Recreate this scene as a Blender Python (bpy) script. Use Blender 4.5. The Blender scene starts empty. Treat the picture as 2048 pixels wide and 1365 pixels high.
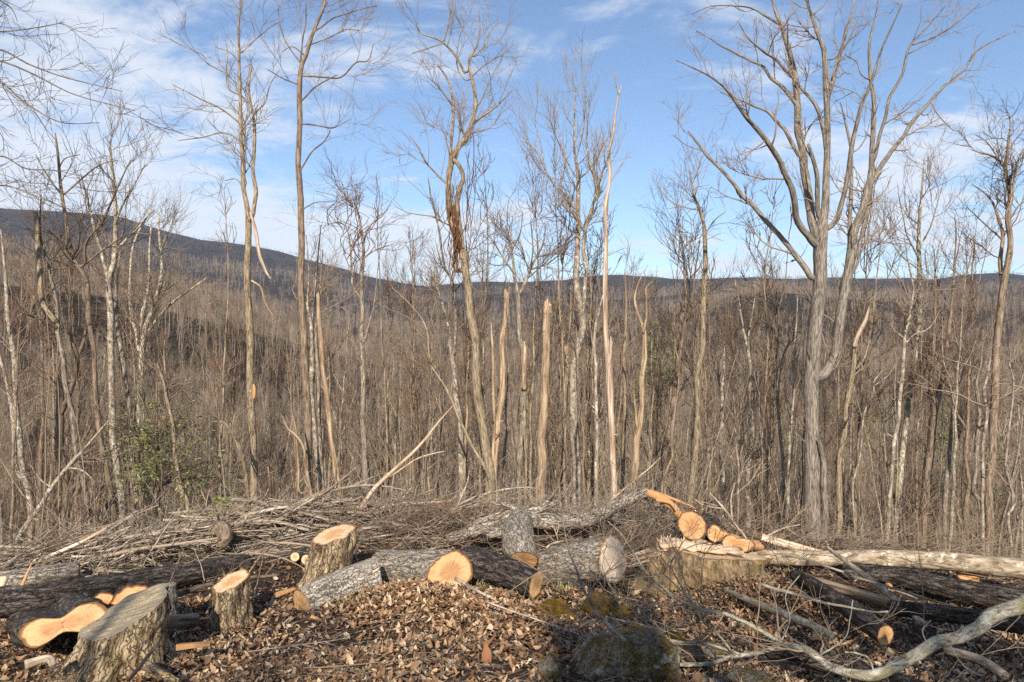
import bpy, math
import numpy as np
from mathutils import Vector

# ------------------------------------------------------------------ camera, sky, sun, exposure
scene = bpy.context.scene
COL = scene.collection
F, CX, CY, CZ = 1365.3, 1024.0, 682.5, 1.7        # focal length in photo pixels, optical centre, eye height

cam_d = bpy.data.cameras.new("camera")
cam_d.sensor_width = 36.0
cam_d.lens = 24.0
cam_d.clip_start = 0.05
cam_d.clip_end = 20000.0
cam = bpy.data.objects.new("camera", cam_d)
cam.location = (0, 0, CZ)
cam.rotation_euler = (math.radians(90), 0, 0)
COL.objects.link(cam)
scene.camera = cam

SUN_EL, SUN_AZ = 31.0, 180.5                        # degrees; azimuth clockwise from +Y (sun stands behind the viewer)
sun_d = bpy.data.lights.new("sun", 'SUN')
sun_d.energy = 5.0
sun_d.angle = math.radians(0.55)
sun_d.color = (1.0, 0.92, 0.82)
sun = bpy.data.objects.new("sun", sun_d)
_e, _a = math.radians(SUN_EL), math.radians(SUN_AZ)
_sd = Vector((math.sin(_a) * math.cos(_e), math.cos(_a) * math.cos(_e), math.sin(_e)))
sun.rotation_euler = _sd.to_track_quat('Z', 'Y').to_euler()
sun.location = (0, -20, 40)
COL.objects.link(sun)

world = bpy.data.worlds.new("World")
scene.world = world
world.use_nodes = True
wn, wl = world.node_tree.nodes, world.node_tree.links
wn.clear()
w_out = wn.new("ShaderNodeOutputWorld")
w_bg = wn.new("ShaderNodeBackground")
w_bg.inputs[1].default_value = 0.125
w_sky = wn.new("ShaderNodeTexSky")
w_sky.sky_type = 'NISHITA'
w_sky.sun_disc = False
w_sky.sun_elevation = math.radians(SUN_EL)
w_sky.sun_rotation = math.radians(SUN_AZ)
w_sky.air_density = 1.0
w_sky.dust_density = 0.3
w_sky.ozone_density = 3.5
# clouds: noise on the sky direction flattened onto a cloud layer
w_geo = wn.new("ShaderNodeTexCoord")
w_sep = wn.new("ShaderNodeSeparateXYZ")
wl.new(w_geo.outputs["Generated"], w_sep.inputs[0])
def wmath(op, a, b=None, c=None, clamp=False):
    n = wn.new("ShaderNodeMath"); n.operation = op; n.use_clamp = clamp
    for i, v in enumerate((a, b, c)):
        if v is None: continue
        if isinstance(v, (int, float)): n.inputs[i].default_value = v
        else: wl.new(v, n.inputs[i])
    return n.outputs[0]
zc = wmath('MAXIMUM', w_sep.outputs[2], 0.0)
zz = wmath('ADD', zc, 0.22)
ux = wmath('DIVIDE', w_sep.outputs[0], zz)
uy = wmath('DIVIDE', w_sep.outputs[1], zz)
w_cmb = wn.new("ShaderNodeCombineXYZ")
wl.new(ux, w_cmb.inputs[0]); wl.new(uy, w_cmb.inputs[1])
def wnoise(scale, detail, rough, dist, off):
    m = wn.new("ShaderNodeMapping"); m.inputs["Location"].default_value = off
    m.inputs["Rotation"].default_value = (0, 0, 0.35); m.inputs["Scale"].default_value = (0.75, 1.25, 1)
    wl.new(w_cmb.outputs[0], m.inputs[0])
    n = wn.new("ShaderNodeTexNoise"); n.inputs["Scale"].default_value = scale
    n.inputs["Detail"].default_value = detail; n.inputs["Roughness"].default_value = rough
    n.inputs["Distortion"].default_value = dist
    wl.new(m.outputs[0], n.inputs["Vector"])
    return n.outputs["Fac"]
n_big = wnoise(0.75, 6, 0.55, 0.6, (0.3, 8.1, 0.0))
n_fin = wnoise(2.6, 9, 0.62, 0.5, (0.4, 7.3, 2.0))
n_str = wnoise(5.0, 8, 0.6, 1.2, (2.0, 0.3, 5.0))
# thicker bank towards the left of the valley
bank = wmath('MULTIPLY_ADD', w_sep.outputs[0], -0.26, -0.03)
s1 = wmath('ADD', wmath('MULTIPLY', n_big, 1.0), wmath('MULTIPLY', n_fin, 0.66))
s1 = wmath('ADD', s1, wmath('MULTIPLY', n_str, 0.30))
s1 = wmath('ADD', s1, bank)
# cumulus near the skyline are a bit denser
low = wmath('MULTIPLY', wmath('SUBTRACT', 0.36, zc), 0.90)
s1 = wmath('ADD', s1, wmath('MAXIMUM', low, 0.0))
mask = wn.new("ShaderNodeMapRange"); mask.interpolation_type = 'SMOOTHSTEP'
mask.inputs[1].default_value = 0.97; mask.inputs[2].default_value = 1.17
mask.inputs[3].default_value = 0.0; mask.inputs[4].default_value = 0.80
wl.new(s1, mask.inputs[0])
w_mix = wn.new("ShaderNodeMix"); w_mix.data_type = 'RGBA'
wl.new(mask.outputs[0], w_mix.inputs[0])
w_tint = wn.new("ShaderNodeMix"); w_tint.data_type = 'RGBA'; w_tint.blend_type = 'MULTIPLY'
w_tint.inputs[0].default_value = 1.0
wl.new(w_sky.outputs[0], w_tint.inputs[6]); w_tint.inputs[7].default_value = (1.0, 1.0, 1.0, 1)
wl.new(w_tint.outputs[2], w_mix.inputs[6])
w_mix.inputs[7].default_value = (5.4, 5.65, 6.1, 1)
wl.new(w_mix.outputs[2], w_bg.inputs[0])
wl.new(w_bg.outputs[0], w_out.inputs[0])

scene.view_settings.view_transform = 'Standard'
scene.view_settings.look = 'None'
scene.view_settings.gamma = 1.0
scene.view_settings.use_curve_mapping = False
scene.view_settings.exposure = 0.45
scene.cycles.max_bounces = 6
scene.cycles.diffuse_bounces = 3
scene.cycles.use_denoising = False
scene.render.film_transparent = False

RNG = np.random.default_rng(7)

# ------------------------------------------------------------------ materials
def srgb(h):
    v = [int(h[i:i + 2], 16) / 255 for i in (0, 2, 4)]
    return tuple(c / 12.92 if c <= 0.04045 else ((c + 0.055) / 1.055) ** 2.4 for c in v) + (1,)

class NT:
    def __init__(s, name, rough=0.9, spec=0.2):
        s.m = bpy.data.materials.new(name); s.m.use_nodes = True
        s.n, s.l = s.m.node_tree.nodes, s.m.node_tree.links
        s.b = s.n["Principled BSDF"]
        s.b.inputs["Roughness"].default_value = rough
        s.b.inputs["Specular IOR Level"].default_value = spec
    def attr(s, name, out="Vector"):
        a = s.n.new("ShaderNodeAttribute"); a.attribute_name = name; return a.outputs[out]
    def coord(s, kind="Object"):
        return s.n.new("ShaderNodeTexCoord").outputs[kind]
    def rnd(s): return s.n.new("ShaderNodeObjectInfo").outputs["Random"]
    def mapv(s, v, scale, loc=(0, 0, 0)):
        m = s.n.new("ShaderNodeMapping"); m.inputs["Scale"].default_value = scale; m.inputs["Location"].default_value = loc
        s.l.new(v, m.inputs[0]); return m.outputs[0]
    def noise(s, v, scale, detail=4, rough=0.6, dist=0.0):
        n = s.n.new("ShaderNodeTexNoise"); n.inputs["Scale"].default_value = scale
        n.inputs["Detail"].default_value = detail; n.inputs["Roughness"].default_value = rough
        n.inputs["Distortion"].default_value = dist
        if v is not None: s.l.new(v, n.inputs["Vector"])
        return n.outputs["Fac"]
    def voro(s, v, scale, feature='DISTANCE_TO_EDGE'):
        n = s.n.new("ShaderNodeTexVoronoi"); n.feature = feature; n.inputs["Scale"].default_value = scale
        s.l.new(v, n.inputs["Vector"]); return n.outputs["Distance"]
    def math(s, op, a, b=0.0, c=None, clamp=False):
        n = s.n.new("ShaderNodeMath"); n.operation = op; n.use_clamp = clamp
        for i, x in enumerate((a, b, c)):
            if x is None: continue
            if isinstance(x, (int, float)): n.inputs[i].default_value = x
            else: s.l.new(x, n.inputs[i])
        return n.outputs[0]
    def ramp(s, f, stops):
        r = s.n.new("ShaderNodeValToRGB"); e = r.color_ramp.elements
        while len(e) < len(stops): e.new(0.5)
        for i, (p, c) in enumerate(stops):
            e[i].position = p; e[i].color = c
        s.l.new(f, r.inputs[0]); return r.outputs[0]
    def mix(s, f, a, b, mode='MIX'):
        n = s.n.new("ShaderNodeMix"); n.data_type = 'RGBA'; n.blend_type = mode
        for i, x in ((0, f), (6, a), (7, b)):
            if isinstance(x, (int, float, tuple)): n.inputs[i].default_value = x
            else: s.l.new(x, n.inputs[i])
        return n.outputs[2]
    def step(s, f, lo, hi, a=0.0, b=1.0):
        n = s.n.new("ShaderNodeMapRange"); n.interpolation_type = 'SMOOTHSTEP'
        for i, x in enumerate((lo, hi, a, b)): n.inputs[i + 1].default_value = x
        s.l.new(f, n.inputs[0]); return n.outputs[0]
    def hsv(s, col, val):
        n = s.n.new("ShaderNodeHueSaturation"); s.l.new(col, n.inputs["Color"])
        s.l.new(val, n.inputs["Value"]); return n.outputs[0]
    def bump(s, h, strength=0.6, dist=0.02):
        n = s.n.new("ShaderNodeBump"); n.inputs["Strength"].default_value = strength
        n.inputs["Distance"].default_value = dist; s.l.new(h, n.inputs["Height"])
        s.l.new(n.outputs[0], s.b.inputs["Normal"])
    def col(s, c):
        if isinstance(c, tuple): s.b.inputs["Base Color"].default_value = c
        else: s.l.new(c, s.b.inputs["Base Color"])
        return s.m

def bark(name, dark, mid, light, fs=26.0, stretch=0.16, lichen=None, lich_lo=0.56, moss=None, bump=0.9, bd=0.02, vary=0.3, plates=0.0):
    t = NT(name)
    v = t.attr("bk")
    f = t.noise(t.mapv(v, (1, 1, stretch)), fs, 5, 0.65, 0.6)
    g = t.noise(v, 5.0, 4, 0.6)
    c = t.ramp(f, [(0.36, dark), (0.49, mid), (0.62, light)])
    c = t.mix(t.math('MULTIPLY', g, 0.25), c, mid)
    hgt = f
    if plates:
        wv = t.n.new("ShaderNodeVectorMath"); wv.operation = 'MULTIPLY_ADD'
        nz = t.n.new("ShaderNodeTexNoise"); nz.inputs["Scale"].default_value = 14.0; nz.inputs["Detail"].default_value = 3; t.l.new(v, nz.inputs["Vector"])
        t.l.new(nz.outputs["Color"], wv.inputs[0]); wv.inputs[1].default_value = (.10, .10, .5); t.l.new(v, wv.inputs[2])
        e_ = t.voro(t.mapv(wv.outputs[0], (1, 1, .13)), plates)
        e_ = t.math('ADD', e_, t.math('MULTIPLY', t.math('SUBTRACT', t.noise(v, 30.0, 4, .7), .42), .35))
        crk = t.step(e_, 0.0, 0.14)
        c = t.mix(crk, t.mix(0.4, c, dark), c)
        hgt = t.math('ADD', t.math('MULTIPLY', f, .5), crk)
    if lichen:
        k = t.noise(v, 8.0, 6, 0.7)
        c = t.mix(t.step(k, lich_lo, lich_lo + 0.10, 0, 0.85), c, lichen)
    if moss:
        k = t.noise(t.mapv(v, (1, 1, .6), (4, 2, 1)), 4.5, 6, 0.7)
        c = t.mix(t.step(k, 0.55, 0.66, 0, 0.8), c, moss)
    r = t.math('MULTIPLY_ADD', t.rnd(), vary, 1.0 - vary / 2)
    c = t.hsv(c, r)
    t.bump(hgt, bump, bd)
    return t.col(c)

M = {}
M['bark_grey'] = bark("bark_grey", srgb("40372e"), srgb("827463"), srgb("b0a28d"), fs=34, lichen=srgb("c9c3ae"), lich_lo=0.60)
M['bark_tan'] = bark("bark_tan", srgb("4a3d2f"), srgb("8b7960"), srgb("b3a186"), fs=34, lichen=srgb("c9bfa6"), lich_lo=0.61)
M['bark_brown'] = bark("bark_brown", srgb("45392f"), srgb("7d6a57"), srgb("a08d78"), lichen=srgb("a9a48c"), lich_lo=0.62, moss=srgb("6e6a3a"))
M['bark_pale'] = bark("bark_pale", srgb("564b40"), srgb("8f816e"), srgb("b7a993"), fs=16, stretch=0.5, lichen=srgb("cfc6b2"), lich_lo=0.55)
M['bark_lichen'] = bark("bark_lichen", srgb("4c4438"), srgb("988a74"), srgb("bfb299"), fs=30, stretch=0.25, lichen=srgb("cfcab4"), lich_lo=0.52, moss=srgb("8a8350"))
M['dead_wood'] = bark("dead_wood", srgb("5f4b39"), srgb("a08669"), srgb("cbb595"), fs=24, stretch=0.07, lichen=srgb("8a7158"), lich_lo=0.56, bump=0.9, bd=0.015)
M['dead_pink'] = bark("dead_pink", srgb("78614e"), srgb("ab927a"), srgb("d0bfa8"), lichen=srgb("8d7a66"), lich_lo=.6, fs=20, stretch=0.06, bump=0.6, bd=0.012)
M['log_grey'] = bark("log_grey", srgb("625649"), srgb("a19381"), srgb("cbbfac"), fs=34, stretch=0.17, lichen=srgb("c4bdac"), lich_lo=0.62, bump=1.0, bd=0.03, vary=0.1, plates=30)
M['log_pale'] = bark("log_pale", srgb("7d7163"), srgb("b0a28d"), srgb("d2c6b2"), fs=34, stretch=0.17, lichen=srgb("cfc8b6"), lich_lo=0.6, bump=1.0, bd=0.03, vary=0.1, plates=30)
M['log_dark'] = bark("log_dark", srgb("231e1a"), srgb("4d443c"), srgb("7c7166"), fs=30, stretch=0.2, lichen=srgb("8d877a"), lich_lo=0.66, bump=1.0, bd=0.035, vary=0.1, plates=24)
M['log_tan'] = bark("log_tan", srgb("655542"), srgb("a08d72"), srgb("c4b398"), fs=26, stretch=0.3, lichen=srgb("dcd3bd"), lich_lo=0.55, bump=0.8, bd=0.02, vary=0.1)
M['stump_bark'] = bark("stump_bark", srgb("4f4031"), srgb("9a8264"), srgb("c9b48f"), fs=26, stretch=0.14, lichen=srgb("bdb394"), lich_lo=0.62, moss=srgb("7a7136"), bump=1.0, bd=0.035, vary=0.1, plates=26)
M['stump_moss'] = bark("stump_moss", srgb("4a3c2b"), srgb("8a7152"), srgb("b59c75"), fs=18, stretch=0.5, lichen=srgb("b9a57e"), lich_lo=0.58, moss=srgb("7d6a33"), bump=1.0, bd=0.05, vary=0.1)
M['bark_big'] = bark("bark_big", srgb("433b33"), srgb("7c7164"), srgb("a89d8c"), fs=48, stretch=0.12, lichen=srgb("b9ae98"), lich_lo=0.64, bump=1.0, bd=0.02)
M['lichen_white'] = bark("lichen_white", srgb("5f5747"), srgb("a79d87"), srgb("c9c1ac"), fs=40, stretch=0.4, lichen=srgb("dcd7c6"), lich_lo=0.53, moss=srgb("8f8858"), bump=1.0, bd=0.02)
M['stick_a'] = bark("stick_weathered", srgb("5b4f43"), srgb("9c8b77"), srgb("c8b9a3"), fs=40, stretch=0.2, vary=0.5)
M['stick_b'] = bark("stick_brown", srgb("3f342b"), srgb("7a6652"), srgb("a58f76"), fs=40, stretch=0.2, vary=0.5)
M['stick_pale'] = bark("stick_pale", srgb("94775a"), srgb("ceb192"), srgb("e6d3b8"), fs=30, stretch=0.1, vary=0.25)

def twig(name, a, b, vary=0.3):
    t = NT(name, 0.85)
    c = t.mix(t.noise(t.attr("bk"), 3.0, 3, 0.6), a, b)
    return t.col(t.hsv(c, t.math('MULTIPLY_ADD', t.rnd(), vary, 1.0 - vary / 2)))
M['twig'] = twig("twig_grey_brown", srgb("6c5b4a"), srgb("ae9880"))
M['twig_red'] = twig("twig_reddish", srgb("624b3d"), srgb("987b64"))
M['twig_pale'] = twig("twig_pale", srgb("857460"), srgb("bda98d"))
M['twig_dark'] = twig("twig_dark", srgb("40342b"), srgb("75624f"))
M['wood_far'] = twig("far_wood", srgb("6c5d4e"), srgb("aa9782"), 0.8)
M['wood_ridge'] = twig("ridge_wood", srgb("332d2b"), srgb("5c524b"), 0.6)
M['vine'] = twig("vine", srgb("5b3d2b"), srgb("8c6244"))

def cut(name, pale, mid, rim, heart=None, streak=0.0, crackc=None):
    """sawn end grain: rings about the pith, darker heart, saw streaks; bk = (x, y, r/R)"""
    t = NT(name, 0.75, 0.25)
    v = t.attr("bk")
    sp = t.n.new("ShaderNodeSeparateXYZ"); t.l.new(v, sp.inputs[0])
    rr = sp.outputs[2]
    xy = t.mapv(v, (1, 1, 0))
    wob = t.noise(xy, 9.0, 4, 0.6)
    ringv = t.math('ADD', t.math('MULTIPLY', rr, 70.0), t.math('MULTIPLY', wob, 26.0))
    ring = t.math('MULTIPLY_ADD', t.math('SINE', ringv), 0.5, 0.5)
    c = t.mix(t.math('MULTIPLY', ring, 0.35), pale, mid)
    if heart:
        h = t.step(t.math('ADD', rr, t.math('MULTIPLY', t.math('SUBTRACT', wob, 0.5), 0.5)), 0.35, 0.62, 1, 0)
        c = t.mix(t.math('MULTIPLY', h, 0.75), c, heart)
    blot = t.noise(xy, 7.0, 6, 0.7)
    c = t.mix(t.step(blot, 0.5, 0.68, 0, 0.45), c, mid)
    st = t.noise(t.mapv(v, (4, 38, 0)), 1.0, 4, 0.65)
    c = t.mix(t.step(st, 0.40, 0.62, 0, 0.2 + streak), c, mid)
    ang = t.math('ARCTAN2', sp.outputs[1], sp.outputs[0])
    cb = t.n.new("ShaderNodeCombineXYZ"); t.l.new(t.math('MULTIPLY', ang, 7.0), cb.inputs[0]); t.l.new(t.math('MULTIPLY', rr, 1.2), cb.inputs[1]); t.l.new(t.math('MULTIPLY', t.rnd(), 40.0), cb.inputs[2])
    ray = t.noise(cb.outputs[0], 1.6, 4, 0.6)
    c = t.mix(t.step(ray, 0.5, 0.75, 0, 0.55), c, mid)
    c = t.mix(t.step(ray, 0.65, 0.69, 0, 0.6), c, rim)
    gry = t.noise(t.mapv(v, (1, 1, 0), (5, 3, 0)), 3.5, 6, 0.75)
    c = t.mix(t.step(gry, 0.52, 0.66, 0, 0.5), c, srgb("8d7a62"))
    e = t.step(t.math('ADD', rr, t.math('MULTIPLY', wob, 0.14)), 0.93, 1.03)
    c = t.mix(e, c, rim)
    t.bump(t.math('ADD', st, t.math('MULTIPLY', ring, 0.3)), 0.3, 0.006)
    return t.col(c)
M['cut_orange'] = cut("cut_orange", srgb("d6ad7c"), srgb("b27c48"), srgb("74472a"), heart=srgb("b98450"))
M['cut_pale'] = cut("cut_pale", srgb("dcc39c"), srgb("c1976a"), srgb("8f643c"), heart=srgb("c28c56"))
M['cut_tan'] = cut("cut_tan", srgb("d8b483"), srgb("b98a57"), srgb("7d5530"), heart=srgb("b08058"))
M['cut_white'] = cut("cut_white", srgb("e4d0b4"), srgb("c9a684"), srgb("94704e"), streak=-.12)
M['cut_grey'] = cut("cut_grey", srgb("b9a88a"), srgb("76684f"), srgb("8f8371"), streak=0.7)

def fibre(name, a, b):
    t = NT(name, 0.8)
    f = t.noise(t.mapv(t.attr("bk"), (1, 1, 0.08)), 60.0, 4, 0.6)
    t.bump(f, 0.5, 0.008)
    return t.col(t.mix(f, a, b))
M['splinter'] = fibre("splintered_wood", srgb("e3cdaf"), srgb("b98e66"))
M['splinter_dull'] = fibre("splintered_wood_dull", srgb("cdb394"), srgb("94755a"))
M['splinter_or'] = fibre("split_wood_orange", srgb("d9ac78"), srgb("a8703f"))

# ground
t = NT("ground_soil", 0.95)
v = t.coord("Object")
n1 = t.noise(v, 1.3, 8, 0.7); n2 = t.noise(v, 22.0, 6, 0.7); n3 = t.noise(v, 0.012, 7, 0.68); n4 = t.noise(v, 0.15, 8, 0.8)
near = t.ramp(n2, [(0.3, srgb("1f1712")), (0.5, srgb("3d2e23")), (0.7, srgb("6b5442"))])
far = t.ramp(n4, [(0.34, srgb("271d16")), (0.5, srgb("463628")), (0.64, srgb("66523e"))])
far = t.mix(t.step(n3, 0.52, 0.62, 0, 0.55), far, srgb("4a4a38"))
far = t.mix(t.step(n3, 0.36, 0.44, 0.5, 0), far, srgb("8d6f52"))
sp = t.n.new("ShaderNodeSeparateXYZ"); t.l.new(v, sp.inputs[0])
wfar = t.step(sp.outputs[1], 18.0, 60.0)
mtn = t.ramp(t.noise(v, 0.03, 10, 0.78), [(0.40, srgb("24211f")), (0.52, srgb("3d3735")), (0.62, srgb("564d48"))])
far = t.mix(t.step(sp.outputs[1], 700, 1300), far, mtn)
c = t.mix(wfar, t.mix(t.math('MULTIPLY', n1, 0.5), near, srgb("5d4838")), far)
t.bump(t.math('ADD', t.math('MULTIPLY', n2, 0.04), t.math('MULTIPLY', t.math('MULTIPLY', t.noise(v, 0.12, 6, 0.75), wfar), 16.0)), 1.0, 1.0)
M['ground'] = t.col(c)

t = NT("leaf_litter", 0.7, 0.3)
r = t.attr("rnd", "Fac")
c = t.ramp(r, [(0.0, srgb("2c2016")), (0.2, srgb("503a27")), (0.42, srgb("785a3e")), (0.6, srgb("997858")), (0.78, srgb("b59673")), (0.94, srgb("d0bb9a")), (1.0, srgb("8d5f3e"))])
M['leaf'] = t.col(c)

t = NT("evergreen_needles", 0.6, 0.3)
c = t.ramp(t.attr("rnd", "Fac"), [(0.0, srgb("4c4f2a")), (0.5, srgb("777a44")), (1.0, srgb("a3a468"))])
M['needle'] = t.col(c)
t = NT("grass_blades", 0.7, 0.2)
c = t.ramp(t.attr("rnd", "Fac"), [(0.0, srgb("7d6a45")), (0.5, srgb("b39d6d")), (0.85, srgb("cbb98a")), (1.0, srgb("6f8a3a"))])
M['grass'] = t.col(c)

t = NT("mossy_rock", 0.95)
v = t.coord("Object")
a = t.noise(v, 6.0, 8, 0.7); b = t.noise(t.mapv(v, (1, 1, 1), (3, 5, 1)), 5.0, 7, 0.72); d = t.noise(v, 45.0, 4, 0.7)
c = t.ramp(d, [(0.35, srgb("5a5041")), (0.65, srgb("a89b85"))])
c = t.mix(t.step(a, 0.44, 0.56, 0, 0.9), c, t.ramp(d, [(0.3, srgb("3a3018")), (0.7, srgb("8a7034"))]))
c = t.mix(t.step(b, 0.57, 0.64, 0, 0.85), c, srgb("c4bda6"))
t.bump(t.math('ADD', d, a), 1.0, 0.05)
M['rock'] = t.col(c)
t = NT("moss", 1.0)
v = t.coord("Object")
d = t.noise(v, 60.0, 5, 0.75); a = t.noise(v, 4.0, 5, 0.6)
c = t.mix(t.step(a, 0.4, 0.62), t.ramp(d, [(0.3, srgb("3d2f12")), (0.7, srgb("7d6224"))]), t.ramp(d, [(0.3, srgb("6b4c12")), (0.7, srgb("b78a2a"))]))
t.bump(d, 1.0, 0.03)
M['moss'] = t.col(c)
t = NT("asphalt", 0.9); M['asphalt'] = t.col(srgb("8f8a84"))

# ------------------------------------------------------------------ helpers
def P(px, py, D):
    return np.array([(px - CX) / F * D, D, CZ - (py - CY) / F * D])

def mesh_np(name, V, faces, mat, smooth=True, attrs=None, fattrs=None):
    """faces: (n,k) int array or list of such arrays"""
    if isinstance(faces, np.ndarray): faces = [faces]
    faces = [f for f in faces if len(f)]
    me = bpy.data.meshes.new(name)
    V = np.ascontiguousarray(V, dtype=np.float32)
    me.vertices.add(len(V)); me.vertices.foreach_set("co", V.ravel())
    nl = sum(f.size for f in faces); nf = sum(len(f) for f in faces)
    me.loops.add(nl); me.polygons.add(nf)
    me.loops.foreach_set("vertex_index", np.concatenate([f.ravel() for f in faces]).astype(np.int32))
    tot = np.concatenate([np.full(len(f), f.shape[1]) for f in faces]).astype(np.int32)
    st = np.concatenate([[0], np.cumsum(tot)[:-1]]).astype(np.int32)
    me.polygons.foreach_set("loop_start", st)
    me.polygons.foreach_set("loop_total", tot)
    me.polygons.foreach_set("use_smooth", np.full(nf, smooth))
    for k, a in (attrs or {}).items():
        A = me.attributes.new(k, 'FLOAT_VECTOR', 'POINT'); A.data.foreach_set("vector", np.ascontiguousarray(a, dtype=np.float32).ravel())
    for k, a in (fattrs or {}).items():
        A = me.attributes.new(k, 'FLOAT', 'FACE'); A.data.foreach_set("value", np.ascontiguousarray(a, dtype=np.float32))
    me.materials.append(mat)
    me.update()
    return me

def link(name, data, parent=None, loc=None):
    o = bpy.data.objects.new(name, data); COL.objects.link(o)
    if parent is not None: o.parent = parent
    if loc is not None: o.location = loc
    return o
def tag(o, label=None, cat=None, group=None, kind=None):
    if label: o["label"] = label
    if cat: o["category"] = cat
    if group: o["group"] = group
    if kind: o["kind"] = kind
    return o
def empty(name, loc=(0, 0, 0)):
    o = link(name, None); o.location = [float(c) for c in loc]; o.empty_display_size = 0.1
    return o

def nrm(a): return a / np.maximum(np.linalg.norm(a, axis=-1, keepdims=True), 1e-9)

class Tubes:
    def __init__(s): s.it = []
    def add(s, Pn, R, sides):
        Pn = np.asarray(Pn, float); R = np.asarray(R, float)
        if Pn.ndim == 2: Pn, R = Pn[None], R[None]
        if len(Pn): s.it.append((Pn, R, sides))
    def mesh(s, name, mat, origin=(0, 0, 0), rough=0.0, seed=0):
        rg = np.random.default_rng(seed)
        VV, FF, BK, off = [], [], [], 0
        caps = []
        for Pn, R, sd in s.it:
            N, k, _ = Pn.shape
            T = np.gradient(Pn, axis=1); T = nrm(T)
            main = nrm(Pn[:, -1] - Pn[:, 0])
            ref = np.where(np.abs(main[:, 1:2]) < 0.75, np.array([[0, 1., 0]]), np.array([[1., 0, 0]]))[:, None, :]
            U = nrm(np.cross(T, np.broadcast_to(ref, T.shape))); W = np.cross(T, U)
            th = np.arange(sd) / sd * 2 * np.pi
            Rr = np.repeat(R[:, :, None], sd, 2)
            if rough and sd >= 7:
                j = rg.normal(0, rough, (N, k, sd)); j = (j + np.roll(j, 1, 1)) * 0.7
                Rr = Rr * (1 + j)
            ring = U[:, :, None, :] * np.cos(th)[None, None, :, None] + W[:, :, None, :] * np.sin(th)[None, None, :, None]
            V = Pn[:, :, None, :] + ring * Rr[..., None]
            L = np.concatenate([np.zeros((N, 1)), np.cumsum(np.linalg.norm(np.diff(Pn, axis=1), axis=2), 1)], 1)
            L = L + rg.uniform(0, 30, (N, 1))
            bk = np.empty_like(V)
            bk[..., 0] = np.cos(th) * np.maximum(R[:, :, None], 0.004); bk[..., 1] = np.sin(th) * np.maximum(R[:, :, None], 0.004); bk[..., 2] = L[:, :, None]
            idx = off + np.arange(N * k * sd).reshape(N, k, sd)
            a, b = idx[:, :-1], idx[:, 1:]
            q = np.stack([a, np.roll(a, -1, 2), np.roll(b, -1, 2), b], -1).reshape(-1, 4)
            FF.append(q)
            if sd >= 4:
                caps.append((idx[:, -1, :].reshape(-1, sd), idx[:, 0, ::-1].reshape(-1, sd)))
            VV.append(V.reshape(-1, 3)); BK.append(bk.reshape(-1, 3)); off += N * k * sd
        V = np.concatenate(VV) - np.asarray(origin)[None]
        faces = [np.concatenate(FF)]
        for c in caps: faces += [c[0], c[1]]
        return mesh_np(name, V, faces, mat, True, {"bk": np.concatenate(BK)})

def resample(C, n):
    """Catmull-Rom through control rows C (m,c) -> n rows evenly by length of first cols"""
    C = np.asarray(C, float)
    m = len(C)
    if m == 2:
        t = np.linspace(0, 1, n)[:, None]; return C[0] * (1 - t) + C[1] * t
    E = np.vstack([2 * C[0] - C[1], C, 2 * C[-1] - C[-2]])
    out = []
    for i in range(m - 1):
        p0, p1, p2, p3 = E[i], E[i + 1], E[i + 2], E[i + 3]
        t = np.linspace(0, 1, 12, endpoint=False)[:, None]
        out.append(0.5 * ((2 * p1) + (-p0 + p2) * t + (2 * p0 - 5 * p1 + 4 * p2 - p3) * t ** 2 + (-p0 + 3 * p1 - 3 * p2 + p3) * t ** 3))
    out.append(C[-1:]); A = np.vstack(out)
    d = np.concatenate([[0], np.cumsum(np.linalg.norm(np.diff(A[:, :2], axis=0), axis=1) + 1e-6)])
    q = np.linspace(0, d[-1], n)
    return np.stack([np.interp(q, d, A[:, j]) for j in range(A.shape[1])], 1)

def shoots(rg, Pp, Rp, M_, tmin, tmax, l0, l1, ang0, ang1, k, up=0.25, gnarl=0.25, rmax=0.03, rend=0.003, rfrac=0.55, taper_len=0.5, wt=None):
    """M_ side shoots sprouting from parent polylines Pp (N,k,3)"""
    N, kp, _ = Pp.shape
    ln = np.linalg.norm(np.diff(Pp, axis=1), axis=2).sum(1)
    p = ln if wt is None else ln * wt
    i = rg.choice(N, M_, p=p / p.sum())
    t = rg.uniform(tmin, tmax, M_)
    f = t * (kp - 1); a = np.minimum(f.astype(int), kp - 2); w = (f - a)[:, None]
    pos = Pp[i, a] * (1 - w) + Pp[i, a + 1] * w
    tan = nrm(Pp[i, a + 1] - Pp[i, a])
    rp = Rp[i, a] * (1 - w[:, 0]) + Rp[i, a + 1] * w[:, 0]
    rv = rg.normal(size=(M_, 3)); perp = nrm(rv - (rv * tan).sum(1, keepdims=True) * tan)
    an = np.radians(rg.uniform(ang0, ang1, M_))[:, None]
    d = nrm(np.cos(an) * tan + np.sin(an) * perp)
    L = rg.uniform(l0, l1, M_) * (1 - taper_len * t)
    r0 = np.clip(rp * rfrac, rend * 1.3, rmax)
    pts = [pos]; st = (L / (k - 1))[:, None]
    for j in range(k - 1):
        d = nrm(d + rg.normal(0, gnarl, (M_, 3)) + np.array([0, 0, up])[None] * 0.5)
        pts.append(pts[-1] + d * st)
    Q = np.stack(pts, 1)
    R = r0[:, None] * (1 - np.linspace(0, 1, k)[None]) ** 0.8 + rend * np.linspace(0.6, 1, k)[None]
    R = np.minimum(R, r0[:, None])
    return Q, R

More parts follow.
